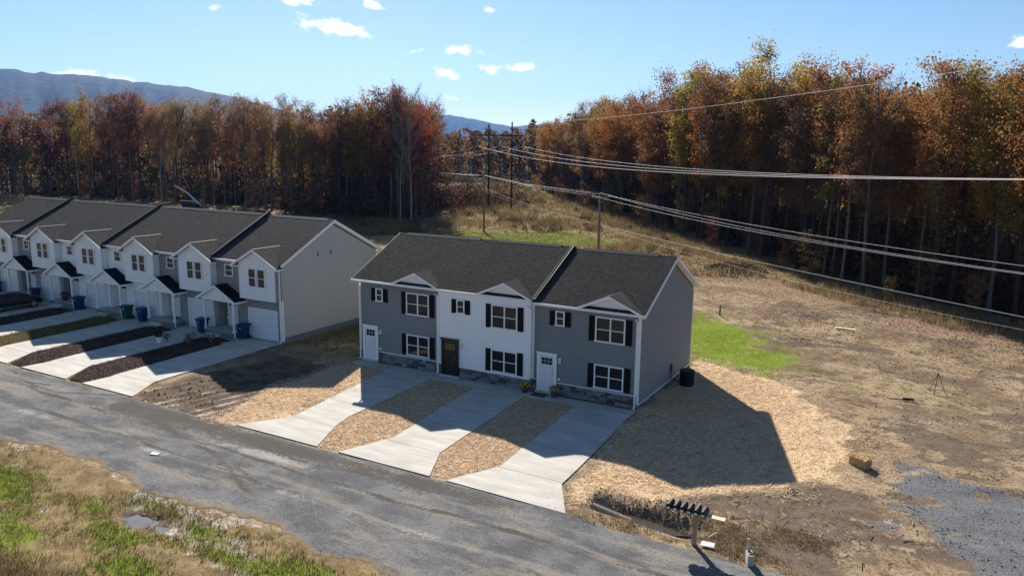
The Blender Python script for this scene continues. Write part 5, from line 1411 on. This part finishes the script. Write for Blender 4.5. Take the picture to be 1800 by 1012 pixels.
ORD = 'zeroth first second third fourth fifth sixth seventh eighth ninth tenth eleventh twelfth thirteenth fourteenth fifteenth sixteenth seventeenth eighteenth nineteenth'.split()
TENS = {2: 'twent', 3: 'thirt', 4: 'fort', 5: 'fift', 6: 'sixt', 7: 'sevent'}
def ordinal(n):
    if n < 20: return ORD[n]
    return TENS[n // 10] + ('ieth' if n % 10 == 0 else 'y-' + ORD[n % 10])
for (x, y, wood, off) in NEAR:
    pal = PAL_L if wood == 'L' else PAL_R
    c, cn = pick(pal)
    if wood == 'L' and x < -150 and PICK.random() < .6: c, cn = (.30, .235, .05), 'golden'
    kk = PICK.random()
    kind = ('bare' if kk < .16 else 'thin' if kk < .70 else 'slim' if kk < .88 else 'full') if wood == 'L' else ('bare' if kk < .06 else 'thin' if kk < .22 else 'slim' if kk < .44 else 'full')
    h = want_h(x, y, wood) * PICK.uniform(.80, 1.06)
    where = 'in the wood behind the six-unit row, left of the clearing' if wood == 'L' else 'in the wood right of the clearing and its power lines'
    if kind == 'bare': lab = f'leafless gray tree {where}'; cn = 'bare'
    else: lab = f'{cn} {dict(thin="sparse", slim="slender", full="full-crowned")[kind]} autumn tree {where}'
    if off == 1.5:
        FRONT[wood] = FRONT.get(wood, 0) + 1
        lab = f'{"bare gray" if kind == "bare" else cn} {dict(thin="sparse", slim="slender", full="full-crowned", bare="leafless")[kind]} tree, {ordinal(FRONT[wood])} nearest in the front row of the {"left" if wood == "L" else "right"} wood'
    place_tree(x, y, kind, c, h, lab, f'{cn} trees of the {"left" if wood == "L" else "right"} wood')
# the pale leaning trees at the corner of the clearing
place_tree(-50.4, 72.6, 'bare', (0, 0, 0), 23.5, 'tallest leafless gray tree at the corner of the left wood by the clearing', None, (.24, .21, .18), (0, -.04))
place_tree(-52.0, 71.6, 'bare', (0, 0, 0), 19.5, 'pale leafless tree leaning left at the corner of the left wood', None, (.26, .23, .20), (0.02, -.16))
place_tree(-50.6, 76.0, 'low', (.17, .05, .038), 12, 'short dark red tree at the corner of the left wood', None, wide=1.6)
place_tree(-53.0, 77.5, 'full', (.26, .075, .035), 21.5, 'reddish full tree behind the pale leafless pair', None)
place_tree(-128, 79.5, 'thin', (.25, .16, .055), 21, 'sparse tree with a pale straight trunk behind the row', None, (.30, .29, .28))
# understorey saplings along both edges
for off, step, line, wood in ((.5, 7.5, FOREST_R[2:], 'R'), (4, 9, FOREST_R[2:], 'R'), (0.5, 9, FOREST_L[:6], 'L'), (4, 9, FOREST_L[:6], 'L'), (2, 8, FOREST_L[5:], 'L')):
    for (x, y) in along(line, step, off, 1.8, rnd):
        if not in_view(x, y): continue
        c = PICK.choice([(.19, .10, .045), (.13, .05, .035), (.24, .17, .05), (.10, .085, .035), (.22, .12, .04)])
        place_tree(x, y, 'low', c, PICK.uniform(2.5, 7.5), f'low bushy sapling at the foot of the {"right" if wood == "R" else "left"} wood', f'saplings of the {"right" if wood == "R" else "left"} wood', wide=1.25, name='sapling')

# the rest of the woods: one mass, real low-detail trees joined
def wood_mass(name, pts, label, seed, pal, hmin, hmax, nl=330, lsize=.85):
    g = np.random.default_rng(seed); V, F, tV, tF, LV, TN, CC = [], [], [], [], [], [], []
    for (x, y) in pts:
        h = g.uniform(hmin, hmax); z = 0
        tube_np(np.array([[x, y, z - .3], [x + g.normal(0, .4), y, z + h * .5], [x + g.normal(0, .6), y, z + h * .92]]), [.24, .16, .04], 4, V, F)
        n = nl; d = g.normal(size=(n, 3)); d /= np.linalg.norm(d, axis=1)[:, None]
        lob = g.normal(0, .9, (7, 3)) * np.array([1.2, 1.2, 4.6]) + np.array([0, 0, h * .55]); k = g.integers(0, 7, n)
        P = lob[k] + d * g.uniform(.4, 1.0, n)[:, None] * np.array([2.0, 2.0, 2.9]); P[:, 2] = np.clip(P[:, 2], g.random(n) * 3, h + g.normal(0, .3, n))
        P += np.array([x, y, 0]); LV.append(P)
        c = np.array(pal[g.integers(0, len(pal))]) * g.uniform(.8, 1.2); CC.append(np.repeat(c[None] * (.6 + .8 * g.random((n, 1))), 4, 0) if False else c[None] * (.6 + .8 * g.random((n, 1))))
    P = np.concatenate(LV); C = np.concatenate(CC)
    Vl, Ql, tn = leaf_quads(P, lsize, g, None, .8)
    C4 = np.repeat(np.concatenate([C, np.ones((len(C), 1))], 1), 4, 0)
    nb = sum(len(q) for q in V)
    allV = np.concatenate(V + [Vl]); allF = np.concatenate(F + [Ql + nb])
    col = np.concatenate([np.repeat(np.array([[.07, .055, .045, 1]]), nb, 0), C4])
    m = np_mesh(name, allV, allF, attr={'leafcol': col}, mat=M['mass'])
    return tag(link(name, m), label, 'wood', kind='stuff')
t = NT('wood_mass'); cc = t.attr('leafcol', True); t.col(cc, .9, .03)
tr = t.new('ShaderNodeBsdfTranslucent'); t.l.new(cc, tr.inputs[0]); mxs = t.new('ShaderNodeMixShader'); mxs.inputs[0].default_value = .35
t.l.new(t.b.outputs[0], mxs.inputs[1]); t.l.new(tr.outputs[0], mxs.inputs[2]); t.l.new(mxs.outputs[0], t.out.inputs[0]); M['mass'] = t.m
deepR = [q for o_, st_ in ((27, 6.5), (34, 7), (42, 8)) for q in along(FOREST_R[2:], st_, o_, 2.2, rnd)] + [(q[0], q[1]) for q in rest if q[2] == 'R']
deepL = [q for o_, st_ in ((27, 6.5), (34, 7), (42, 8), (52, 9)) for q in along(FOREST_L[:6], st_, o_, 2.2, rnd)] + [(q[0], q[1]) for q in rest if q[2] == 'L']
deepR = [q for q in deepR if in_view(*q) and keep(*q, 'R')]; deepL = [q for q in deepL if in_view(*q) and keep(*q, 'L')]
wood_mass('wood', deepR, 'deeper autumn wood behind the right-hand front trees', 31, [q[0] for q in PAL_R], 19, 25)
wood_mass('wood', deepL, 'deeper autumn wood behind the trees of the long row', 32, [q[0] for q in PAL_L], 17, 23)
farp = []
g = random.Random(9)
for i in range(420):
    d = g.uniform(285, 520); a = R(g.uniform(-42, -24)); farp.append((CAM[0] + math.sin(a) * d, CAM[1] + math.cos(a) * d))
farp = [q for q in farp if keep(*q, 'L') or keep(*q, 'R') or math.hypot(q[0] - CAM[0], q[1] - CAM[1]) > 330]
wood_mass('wood', farp, 'far autumn wood closing the end of the clearing', 33, [(.20, .11, .045), (.13, .10, .055), (.25, .13, .04), (.10, .085, .055), (.17, .12, .07)], 17, 25, 170, 1.4)

def undergrowth(name, lines, label, seed, n, pal, zmax):
    g = np.random.default_rng(seed)
    base = np.array([q for ln, o0, o1 in lines for o_ in np.linspace(o0, o1, 12) for q in along(ln, 1.6, float(o_), 1.4, rnd) if in_view(*q)])
    ix = g.integers(0, len(base), n); hh = g.random(len(base)) ** 1.6 * zmax + 1.0
    P = np.concatenate([base[ix] + g.normal(0, .7, (n, 2)), (g.random(n) * hh[ix])[:, None]], 1)
    C = np.array(pal)[g.integers(0, len(pal), len(base))][ix] * (.5 + .9 * g.random((n, 1)))
    V, Q, tn = leaf_quads(P, .5, g, None, .7)
    m = np_mesh(name, V, Q, attr={'leafcol': np.repeat(np.concatenate([C, np.ones((n, 1))], 1), 4, 0)}, mat=M['mass'])
    return tag(link(name, m), label, 'undergrowth', kind='stuff')
UG = [(.10, .06, .035), (.07, .045, .03), (.13, .085, .04), (.05, .045, .025), (.09, .035, .025)]
undergrowth('undergrowth', [(FOREST_R[2:], 7, 44)], 'dark brown undergrowth inside the right wood', 61, 110000, UG, 10)
undergrowth('undergrowth', [(FOREST_L[:6], 9, 60), (FOREST_L[5:], 6, 24)], 'dark brown undergrowth inside the left wood', 62, 120000, UG, 10)

# ------------------------------------------------------------------ ground cover
def inside(poly, n, g, pad=0.0, soft=.5):
    P2 = np.array(poly); lo, hi = P2.min(0) - pad, P2.max(0) + pad
    q = g.uniform(lo, hi, (n, 2)); s = poly_sd(q[:, 0], q[:, 1], poly) + (fbm(q[:, 0] * .6, q[:, 1] * .6, 3) - .5) * 2.4 * (pad > 0)
    return q[s > g.uniform(-soft, soft, n)]
def lie(name, P, lmin, lmax, w, mat, label, g, tilt=.25, lift=.01, cat='straw'):
    n = len(P); a = g.uniform(0, 6.283, n); L = g.uniform(lmin, lmax, n) / 2; z = gz(P[:, 0], P[:, 1]) + lift + g.random(n) * .018
    tl = g.normal(0, tilt, n); dx, dy = np.cos(a), np.sin(a); ww = w * g.uniform(.6, 1.4, n) / 2
    C = np.stack([P[:, 0], P[:, 1], z + np.abs(tl) * L], 1); U = np.stack([dx * L, dy * L, tl * L], 1); W = np.stack([-dy * ww, dx * ww, g.normal(0, .4, n) * ww], 1)
    V = np.stack([C - U - W, C + U - W, C + U + W, C - U + W], 1).reshape(-1, 3)
    m = np_mesh(name, V, np.arange(n * 4).reshape(-1, 4), attr={'tone': np.repeat(g.random(n), 4)}, mat=mat)
    return tag(link(name, m), label, cat, kind='stuff')
def blades(name, P, hmin, hmax, w, mat, label, g, lean=.35, per=4, spread=.06, cat='grass', hs=None):
    n = len(P); P = np.repeat(P, per, 0); N = len(P)
    hh = np.repeat(g.uniform(hmin, hmax, n) if hs is None else hs, per) * g.uniform(.6, 1.1, N)
    P = P + g.normal(0, 1, (N, 2)) * spread
    z = gz(P[:, 0], P[:, 1]) - .01; a = g.uniform(0, 6.283, N); b = g.uniform(0, 6.283, N); ww = w * g.uniform(.6, 1.4, N)
    B = np.stack([P[:, 0], P[:, 1], z], 1); W = np.stack([np.cos(b) * ww, np.sin(b) * ww, 0 * b], 1)
    T = B + np.stack([np.cos(a) * lean * hh * g.random(N), np.sin(a) * lean * hh * g.random(N), hh], 1)
    V = np.stack([B - W, B + W, T], 1).reshape(-1, 3)
    tn = np.repeat(np.clip(np.repeat(g.random(n), per) * .6 + g.random(N) * .4, 0, 1), 3)
    m = np_mesh(name, V, None, np.arange(N * 3).reshape(-1, 3), attr={'tone': tn}, mat=mat)
    return tag(link(name, m), label, cat, kind='stuff')
g = np.random.default_rng(77)
M['straw'] = piece_mat('straw', [(0, (.36, .23, .12)), (.25, (.62, .43, .25)), (.75, (.84, .64, .42)), (1, (.88, .78, .63))], .1)
areas = [(STRAW[0], 52000, .9), (STRAW[1], 17000, .05), (STRAW[2], 17000, .05), (STRAW[3], 17000, .5)]
for i, (poly, n, soft) in enumerate(areas):
    P = inside(poly, n * 2, g, .6 if soft > .1 else 0, soft)[:n]
    if i == 0: P = P[(P[:, 0] > 18.98) & ~((P[:, 0] < 19.7) & (P[:, 1] < -.2) & (P[:, 1] > -10.5) & (P[:, 0] < 19.0 + (-P[:, 1]) * .06))]
    if i == 0: P = P[g.random(len(P)) > .72 * sst(23.5, 30.5, P[:, 0] + (fbm(P[:, 0] * .5, P[:, 1] * .5, 3) - .5) * 6)]
    lie('straw', P, .08, .24, .013, M['straw'], ['golden straw mulch strewn right of the three-unit townhouse', 'straw strip between the left and middle driveways', 'straw strip between the middle and right driveways', 'straw strewn left of the left driveway'][i], g, .14)
M['lawn'] = piece_mat('lawn_blade', [(0, (.13, .19, .015)), (.5, (.25, .35, .025)), (.85, (.38, .44, .05)), (1, (.48, .40, .14))], .3)
P = inside(LAWN, 40000, g, 2.0, 1.6); P = P[g.random(len(P)) < sst(.30, .60, fbm(P[:, 0] * .6, P[:, 1] * .6, 4))]
blades('grass', P, .05, .12, .012, M['lawn'], 'bright green lawn patch behind the three-unit townhouse', g, .6, 3, .08)
M['verge'] = piece_mat('verge_blade', [(0, (.07, .10, .02)), (.3, (.125, .165, .03)), (.5, (.19, .19, .055)), (.6, (.26, .19, .085)), (1, (.40, .29, .15))], .25)
Q_ = np.stack([g.uniform(-14, 24, 52000), g.uniform(-29, -19.2, 52000)], 1)
dens = sst(-.12, .2, fbm(Q_[:, 0] * .28 + 3, Q_[:, 1] * .55, 4) - .5 + .22 * np.exp(-((-(Q_[:, 1] + 19.4) - 1.9) / 1.3) ** 2) * sst(2, 12, Q_[:, 0])) * sst(-19.2, -20.2, Q_[:, 1])
dens *= np.where(((Q_[:, 0] - 7.6) / 2.0) ** 2 + ((Q_[:, 1] + 21.03) / .62) ** 2 < .7 + .6 * g.random(len(Q_)), 0, 1)
P = Q_[g.random(len(Q_)) < dens * .85 + .04]
blades('grass', P, .05, .20, .012, M['verge'], 'patchy green and dry grass verge on the near side of the road', g, .7, 4, .07)
M['dryblade'] = piece_mat('dry_blade', [(0, (.10, .072, .038)), (.5, (.22, .16, .078)), (.8, (.36, .27, .14)), (1, (.20, .20, .07))], .3)
Q_ = np.stack([g.uniform(2, 14, 5000), g.uniform(-28, -24.3, 5000)], 1)
P = Q_[g.random(len(Q_)) < np.exp(-((Q_[:, 0] - 7.5) / 3.2) ** 2 - ((Q_[:, 1] + 26.0) / .9) ** 2)]
blades('grass', P, .2, .5, .012, M['dryblade'], 'tall brown weeds in the near left corner', g, .6, 6, .12)
# the clearing under the lines: rank dry growth
COR = [(-30, 52), (2, 44), (16, 48), (-2, 75), (-21, 100), (-49, 134), (-93, 198), (-125, 235), (-112, 176), (-75, 125), (-54, 90), (-48, 74)]
P = inside(COR, 60000, g, 0, .5)
nn_ = fbm(P[:, 0] * .14, P[:, 1] * .14, 4)
gs = poly_sd(P[:, 0], P[:, 1], GREEN_STRIP)
P = P[(g.random(len(P)) < sst(.25, .6, nn_) + .2) & (gs < -1 + 3 * (g.random(len(P)) - .5))]
hs = .35 + 1.5 * sst(.42, .72, fbm(P[:, 0] * .2 + 8, P[:, 1] * .2, 3)) * g.uniform(.5, 1.1, len(P))
blades('brush', P, .3, 1, .05, M['dryblade'], 'tawny rank grass and brush filling the clearing under the lines', g, .8, 5, .35, 'brush', hs)
def scrub(name, base, n, size, zmax, pal, label, seed):
    g2 = np.random.default_rng(seed); ix = g2.integers(0, len(base), n); hh = g2.uniform(.35, 1, len(base)) * zmax; rr = hh * .75
    d = g2.normal(size=(n, 3)); d /= np.linalg.norm(d, axis=1)[:, None]; d[:, 2] = np.abs(d[:, 2]); d *= g2.uniform(.3, 1, n)[:, None]
    P = np.stack([base[ix, 0] + d[:, 0] * rr[ix], base[ix, 1] + d[:, 1] * rr[ix], gz(base[ix, 0], base[ix, 1]) + d[:, 2] * hh[ix]], 1)
    C = np.array(pal)[g2.integers(0, len(pal), len(base))][ix] * (.5 + .9 * g2.random((n, 1)))
    V, Q, tn = leaf_quads(P, size, g2, None, .6)
    m = np_mesh(name, V, Q, attr={'leafcol': np.repeat(np.concatenate([C, np.ones((n, 1))], 1), 4, 0)}, mat=M['mass'])
    return tag(link(name, m), label, 'scrub', kind='stuff')
P = inside(COR, 2600, g, 0, .5); P = P[(poly_sd(P[:, 0], P[:, 1], GREEN_STRIP) < -1) & (g.random(len(P)) < sst(.42, .66, fbm(P[:, 0] * .09 + 30, P[:, 1] * .09, 3)) * .8 + .03)]
scrub('scrub', P, 42000, .22, 1.7, [(.11, .105, .04), (.15, .11, .05), (.09, .07, .04), (.17, .15, .05), (.13, .08, .05)], 'olive and brown low bushes dotting the clearing under the lines', 91)
P = inside([(-78, 58), (-52, 54), (-46, 70), (-54, 75), (-74, 72)], 220, g, 0, .5)
scrub('scrub', P, 12000, .22, 2.2, [(.15, .12, .05), (.12, .085, .05), (.10, .09, .04)], 'low bushes at the edge of the left wood behind the row', 92)
P = inside(GREEN_STRIP, 16000, g, 2, 1.5)
blades('grass', P, .08, .22, .03, M['verge'], 'pale green mown strip across the clearing', g, .6, 3, .15)
# margin of the bare lot along the right wood
line = FOREST_R[3:]
mar = np.array([q for o_ in np.linspace(-4.5, 1.5, 22) for q in along(line, .55, float(o_), .5, rnd)])
mar = mar[g.random(len(mar)) < sst(.35, .6, fbm(mar[:, 0] * .25, mar[:, 1] * .25, 3)) + .12]
blades('brush', mar, .25, 1.0, .03, M['dryblade'], 'dry weeds along the foot of the right wood', g, .9, 6, .25, 'brush')
M['litter'] = piece_mat('leaf_litter', [(0, (.13, .085, .055)), (.4, (.28, .18, .115)), (.9, (.44, .31, .21)), (1, (.58, .48, .38))], .3)
Q_ = np.stack([g.uniform(2, 44, 60000), g.uniform(8, 62, 60000)], 1)
sR = poly_sd(Q_[:, 0], Q_[:, 1], FOREST_RP)
P = Q_[(g.random(len(Q_)) < sst(-24, -3, sR + (fbm(Q_[:, 0] * .2, Q_[:, 1] * .2, 3) - .5) * 14) * .8) & (sR < 4) & (poly_sd(Q_[:, 0], Q_[:, 1], LAWN) < -.5)]
lie('leaf_litter', P, .06, .15, .06, M['litter'], 'fallen leaves scattered over the bare lot by the right wood', g, .12, .01, 'leaves')
M['clod'] = plain('clod', (.17, .125, .085), .97, .4, 5, spec=.02)
Q_ = np.stack([g.uniform(19, 46, 9000), g.uniform(-12, 30, 9000)], 1)
P = Q_[(poly_sd(Q_[:, 0], Q_[:, 1], STRAW[0]) < .3) & (poly_sd(Q_[:, 0], Q_[:, 1], LAWN) < 0) & (g.random(len(Q_)) < sst(.4, .65, fbm(Q_[:, 0] * .35, Q_[:, 1] * .35, 3)))]
def clods(name, P, smin, smax, mat, label, g, cat):
    n = len(P); s = g.uniform(smin, smax, n) ** 1.0; base = np.array([[1, 0, 0], [-.5, .87, 0], [-.5, -.87, 0], [.5, .4, .6], [-.6, .1, .7], [.1, -.5, .75]])
    V = base[None] * (s[:, None, None]) * g.uniform(.6, 1.3, (n, 6, 3)); a = g.uniform(0, 6.28, n); c_, s_ = np.cos(a)[:, None], np.sin(a)[:, None]
    V = np.stack([V[..., 0] * c_ - V[..., 1] * s_, V[..., 0] * s_ + V[..., 1] * c_, V[..., 2]], -1)
    V += np.stack([P[:, 0], P[:, 1], gz(P[:, 0], P[:, 1]) - .01], 1)[:, None]
    T = np.array([[3, 4, 5], [0, 1, 3], [1, 4, 3], [1, 2, 4], [2, 5, 4], [2, 0, 5], [0, 3, 5]])
    m = np_mesh(name, V.reshape(-1, 3), None, (np.arange(n)[:, None, None] * 6 + T[None]).reshape(-1, 3), mat=mat)
    return tag(link(name, m), label, cat, kind='stuff')
clods('dirt_clods', P[:2600], .015, .055, M['clod'], 'clods and small stones on the bare lot', g, 'clods')
Q_ = np.stack([g.uniform(21, 25.4, 260), g.normal(-10.6, .28, 260)], 1); clods('dirt_clods', Q_[Q_[:, 1] > -12.2], .02, .08, M['soil'], 'dark clods heaped along the muddy ditch', g, 'clods')
Q_ = np.stack([g.uniform(-6, .8, 350), g.uniform(-12.7, -5, 350)], 1); clods('dirt_clods', Q_, .02, .08, M['soil'], 'mud clods churned up between the two buildings', g, 'clods')
Q_ = np.stack([g.uniform(-22, 40, 14000), g.uniform(-19.6, -12.7, 14000)], 1); clods('gravel_stones', Q_[g.random(len(Q_)) < .25 + .75 * (np.abs(Q_[:, 1] + 16) > 2.6)], .012, .035, plain('gravel_stone', (.27, .275, .29), .9, .5, 9), 'loose gray stones on the gravel road', g, 'gravel')
Q_ = np.stack([g.uniform(6.2, 9.6, 170), g.normal(-21.1, .3, 170)], 1); clods('gravel_stones', Q_, .015, .05, M['block'], 'pale stones round the puddle on the verge', g, 'gravel')
# mulch chips in the beds of the row
M['chips'] = piece_mat('bark_chip', [(0, (.03, .02, .018)), (.7, (.09, .06, .05)), (.9, (.24, .17, .15)), (1, (.42, .34, .31))])
for k, b in enumerate(BEDS[:4]):
    if k == 2: continue
    P = inside(b, 9000, g, 0, .05); lie('mulch_chips', P, .03, .08, .026, M['chips'], f'bark chips in the {["first", "second", "", "fourth"][k]} mulch bed from the right', g, .3, .09, 'mulch')
P = inside(BEDS[2], 2600, g, 0, .05); P = P[g.random(len(P)) < sst(.35, .6, fbm(P[:, 0] * .8, P[:, 1] * .8, 3)) + .15]
blades('grass', P + 0, .12, .34, .014, M['verge'], 'weedy grass overgrowing the third bed of the row', g, .7, 6, .1)
P = inside([(-6.8, 0), (-.4, .2), (-.4, 12), (-6.8, 12)], 9000, g, 0, .5); P = P[g.random(len(P)) < sst(.3, .65, fbm(P[:, 0] * .5, P[:, 1] * .5, 3))]
blades('grass', P, .05, .15, .014, M['verge'], 'thin grass in the gap between the two townhouses', g, .6, 4, .09)
Q_ = np.stack([g.uniform(20.9, 30, 3800), g.uniform(-12.9, -9.6, 3800)], 1)
P = Q_[(poly_sd(Q_[:, 0], Q_[:, 1], STRAW[0]) < 0) & (line_d(Q_[:, 0], Q_[:, 1], [(21.4, -10.9), (23.0, -11.0), (25.0, -11.3)]) > .75) & (g.random(len(Q_)) < sst(.36, .62, fbm(Q_[:, 0] * .7, Q_[:, 1] * .7, 3)) * .8 + .04)]
blades('grass', P, .05, .2, .012, M['dryblade'], 'brown weeds round the mailbox stand and ditch', g, .9, 5, .08)
Q_ = np.stack([g.uniform(20, 44, 9000), g.uniform(-9, 34, 9000)], 1)
P = Q_[(poly_sd(Q_[:, 0], Q_[:, 1], STRAW[0]) < -.3) & (poly_sd(Q_[:, 0], Q_[:, 1], PAD) < -.3) & (g.random(len(Q_)) < sst(.5, .72, fbm(Q_[:, 0] * .16 + 50, Q_[:, 1] * .16, 4)) * .9 + .015)]
blades('grass', P, .03, .12, .012, M['verge'], 'sparse weeds sprouting on the bare lot', g, .9, 4, .09)
P = inside([(-76, 56), (-50, 50), (-40, 62), (-50, 72), (-72, 70)], 7000, g, 0, 1.0); P = P[g.random(len(P)) < sst(.35, .6, fbm(P[:, 0] * .2, P[:, 1] * .2, 3)) + .1]
blades('brush', P, .5, 1.7, .05, M['dryblade'], 'tawny brush between the row and the left wood', g, .9, 7, .4, 'brush')
Q_ = np.stack([g.uniform(30, 42, 9000), g.uniform(-11, 3, 9000)], 1); sd_ = poly_sd(Q_[:, 0], Q_[:, 1], PAD)
clods('gravel_stones', Q_[g.random(len(Q_)) < sst(-2.2, .6, sd_) * .6], .012, .045, plain('pad_stone', (.20, .205, .215), .95, .5, 9, spec=.03), 'loose gray stones of the gravel patch at the right edge', g, 'gravel')
M['stick'] = piece_mat('stick', [(0, (.05, .036, .026)), (.8, (.12, .085, .06)), (1, (.40, .33, .25))])
Q_ = np.stack([g.uniform(19.5, 44, 9000), g.uniform(-12, 34, 9000)], 1)
P = Q_[(poly_sd(Q_[:, 0], Q_[:, 1], STRAW[0]) < -.2) & (poly_sd(Q_[:, 0], Q_[:, 1], LAWN) < -.5) & (poly_sd(Q_[:, 0], Q_[:, 1], PAD) < -.3) & (g.random(len(Q_)) < sst(.38, .66, fbm(Q_[:, 0] * .3 + 4, Q_[:, 1] * .3, 3)))]
lie('twig_litter', P, .08, .45, .022, M['stick'], 'twigs and stubble scattered over the bare lot', g, .12, .012, 'twigs')
# brush pile by the wood and slash behind the row
def brush_pile(x, y, rx, h, n, label, seed):
    rs = random.Random(seed); mb = MB()
    for i in range(n):
        a = rs.uniform(0, 6.28); r_ = rx * math.sqrt(rs.random()); px, py = r_ * math.cos(a), r_ * math.sin(a) * .7; z = h * (1 - (r_ / rx) ** 2) * rs.random()
        b = rs.uniform(0, 6.28); L = rs.uniform(.6, 2.0)
        d = Vector((math.cos(b) * L, math.sin(b) * L, rs.uniform(-.2, .35) * L)) * .5
        c = Vector((px, py, z + .05)); mb.tube([c - d, c + Vector((0, 0, rs.uniform(0, .12))), c + d], [.05, .04, .02], 4, False)
    o = mb.build('brush_pile', plain('slash_' + str(seed), (.055, .04, .032), .95, .4, 3)); o.location = (x, y, gzs(x, y)); return tag(o, label, 'brush pile')
brush_pile(11.8, 51.5, 3.4, 1.1, 260, 'dark heap of branches beside the right wood', 1)
brush_pile(-60, 66, 7, 1.3, 260, 'low tangle of cut branches behind the row roof', 2)
brush_pile(-92, 70, 7, 1.6, 220, 'branch heap below the left wood near the boom', 3)

# ------------------------------------------------------------------ air between here and the ridges
hz = MB(); hz.box(-9500, 9500, -9500, 9500, -60, 760)
ho = hz.build('haze', None)
hm = bpy.data.materials.new('haze_air'); hm.use_nodes = True; hm.node_tree.nodes.clear()
po = hm.node_tree.nodes.new('ShaderNodeOutputMaterial'); pv = hm.node_tree.nodes.new('ShaderNodeVolumePrincipled')
pv.inputs['Color'].default_value = (.16, .43, 1.0, 1); pv.inputs['Density'].default_value = 5e-5; pv.inputs['Anisotropy'].default_value = .2
hm.node_tree.links.new(pv.outputs[0], po.inputs['Volume'])
ho.data.materials.append(hm); tag(ho, kind='stuff')
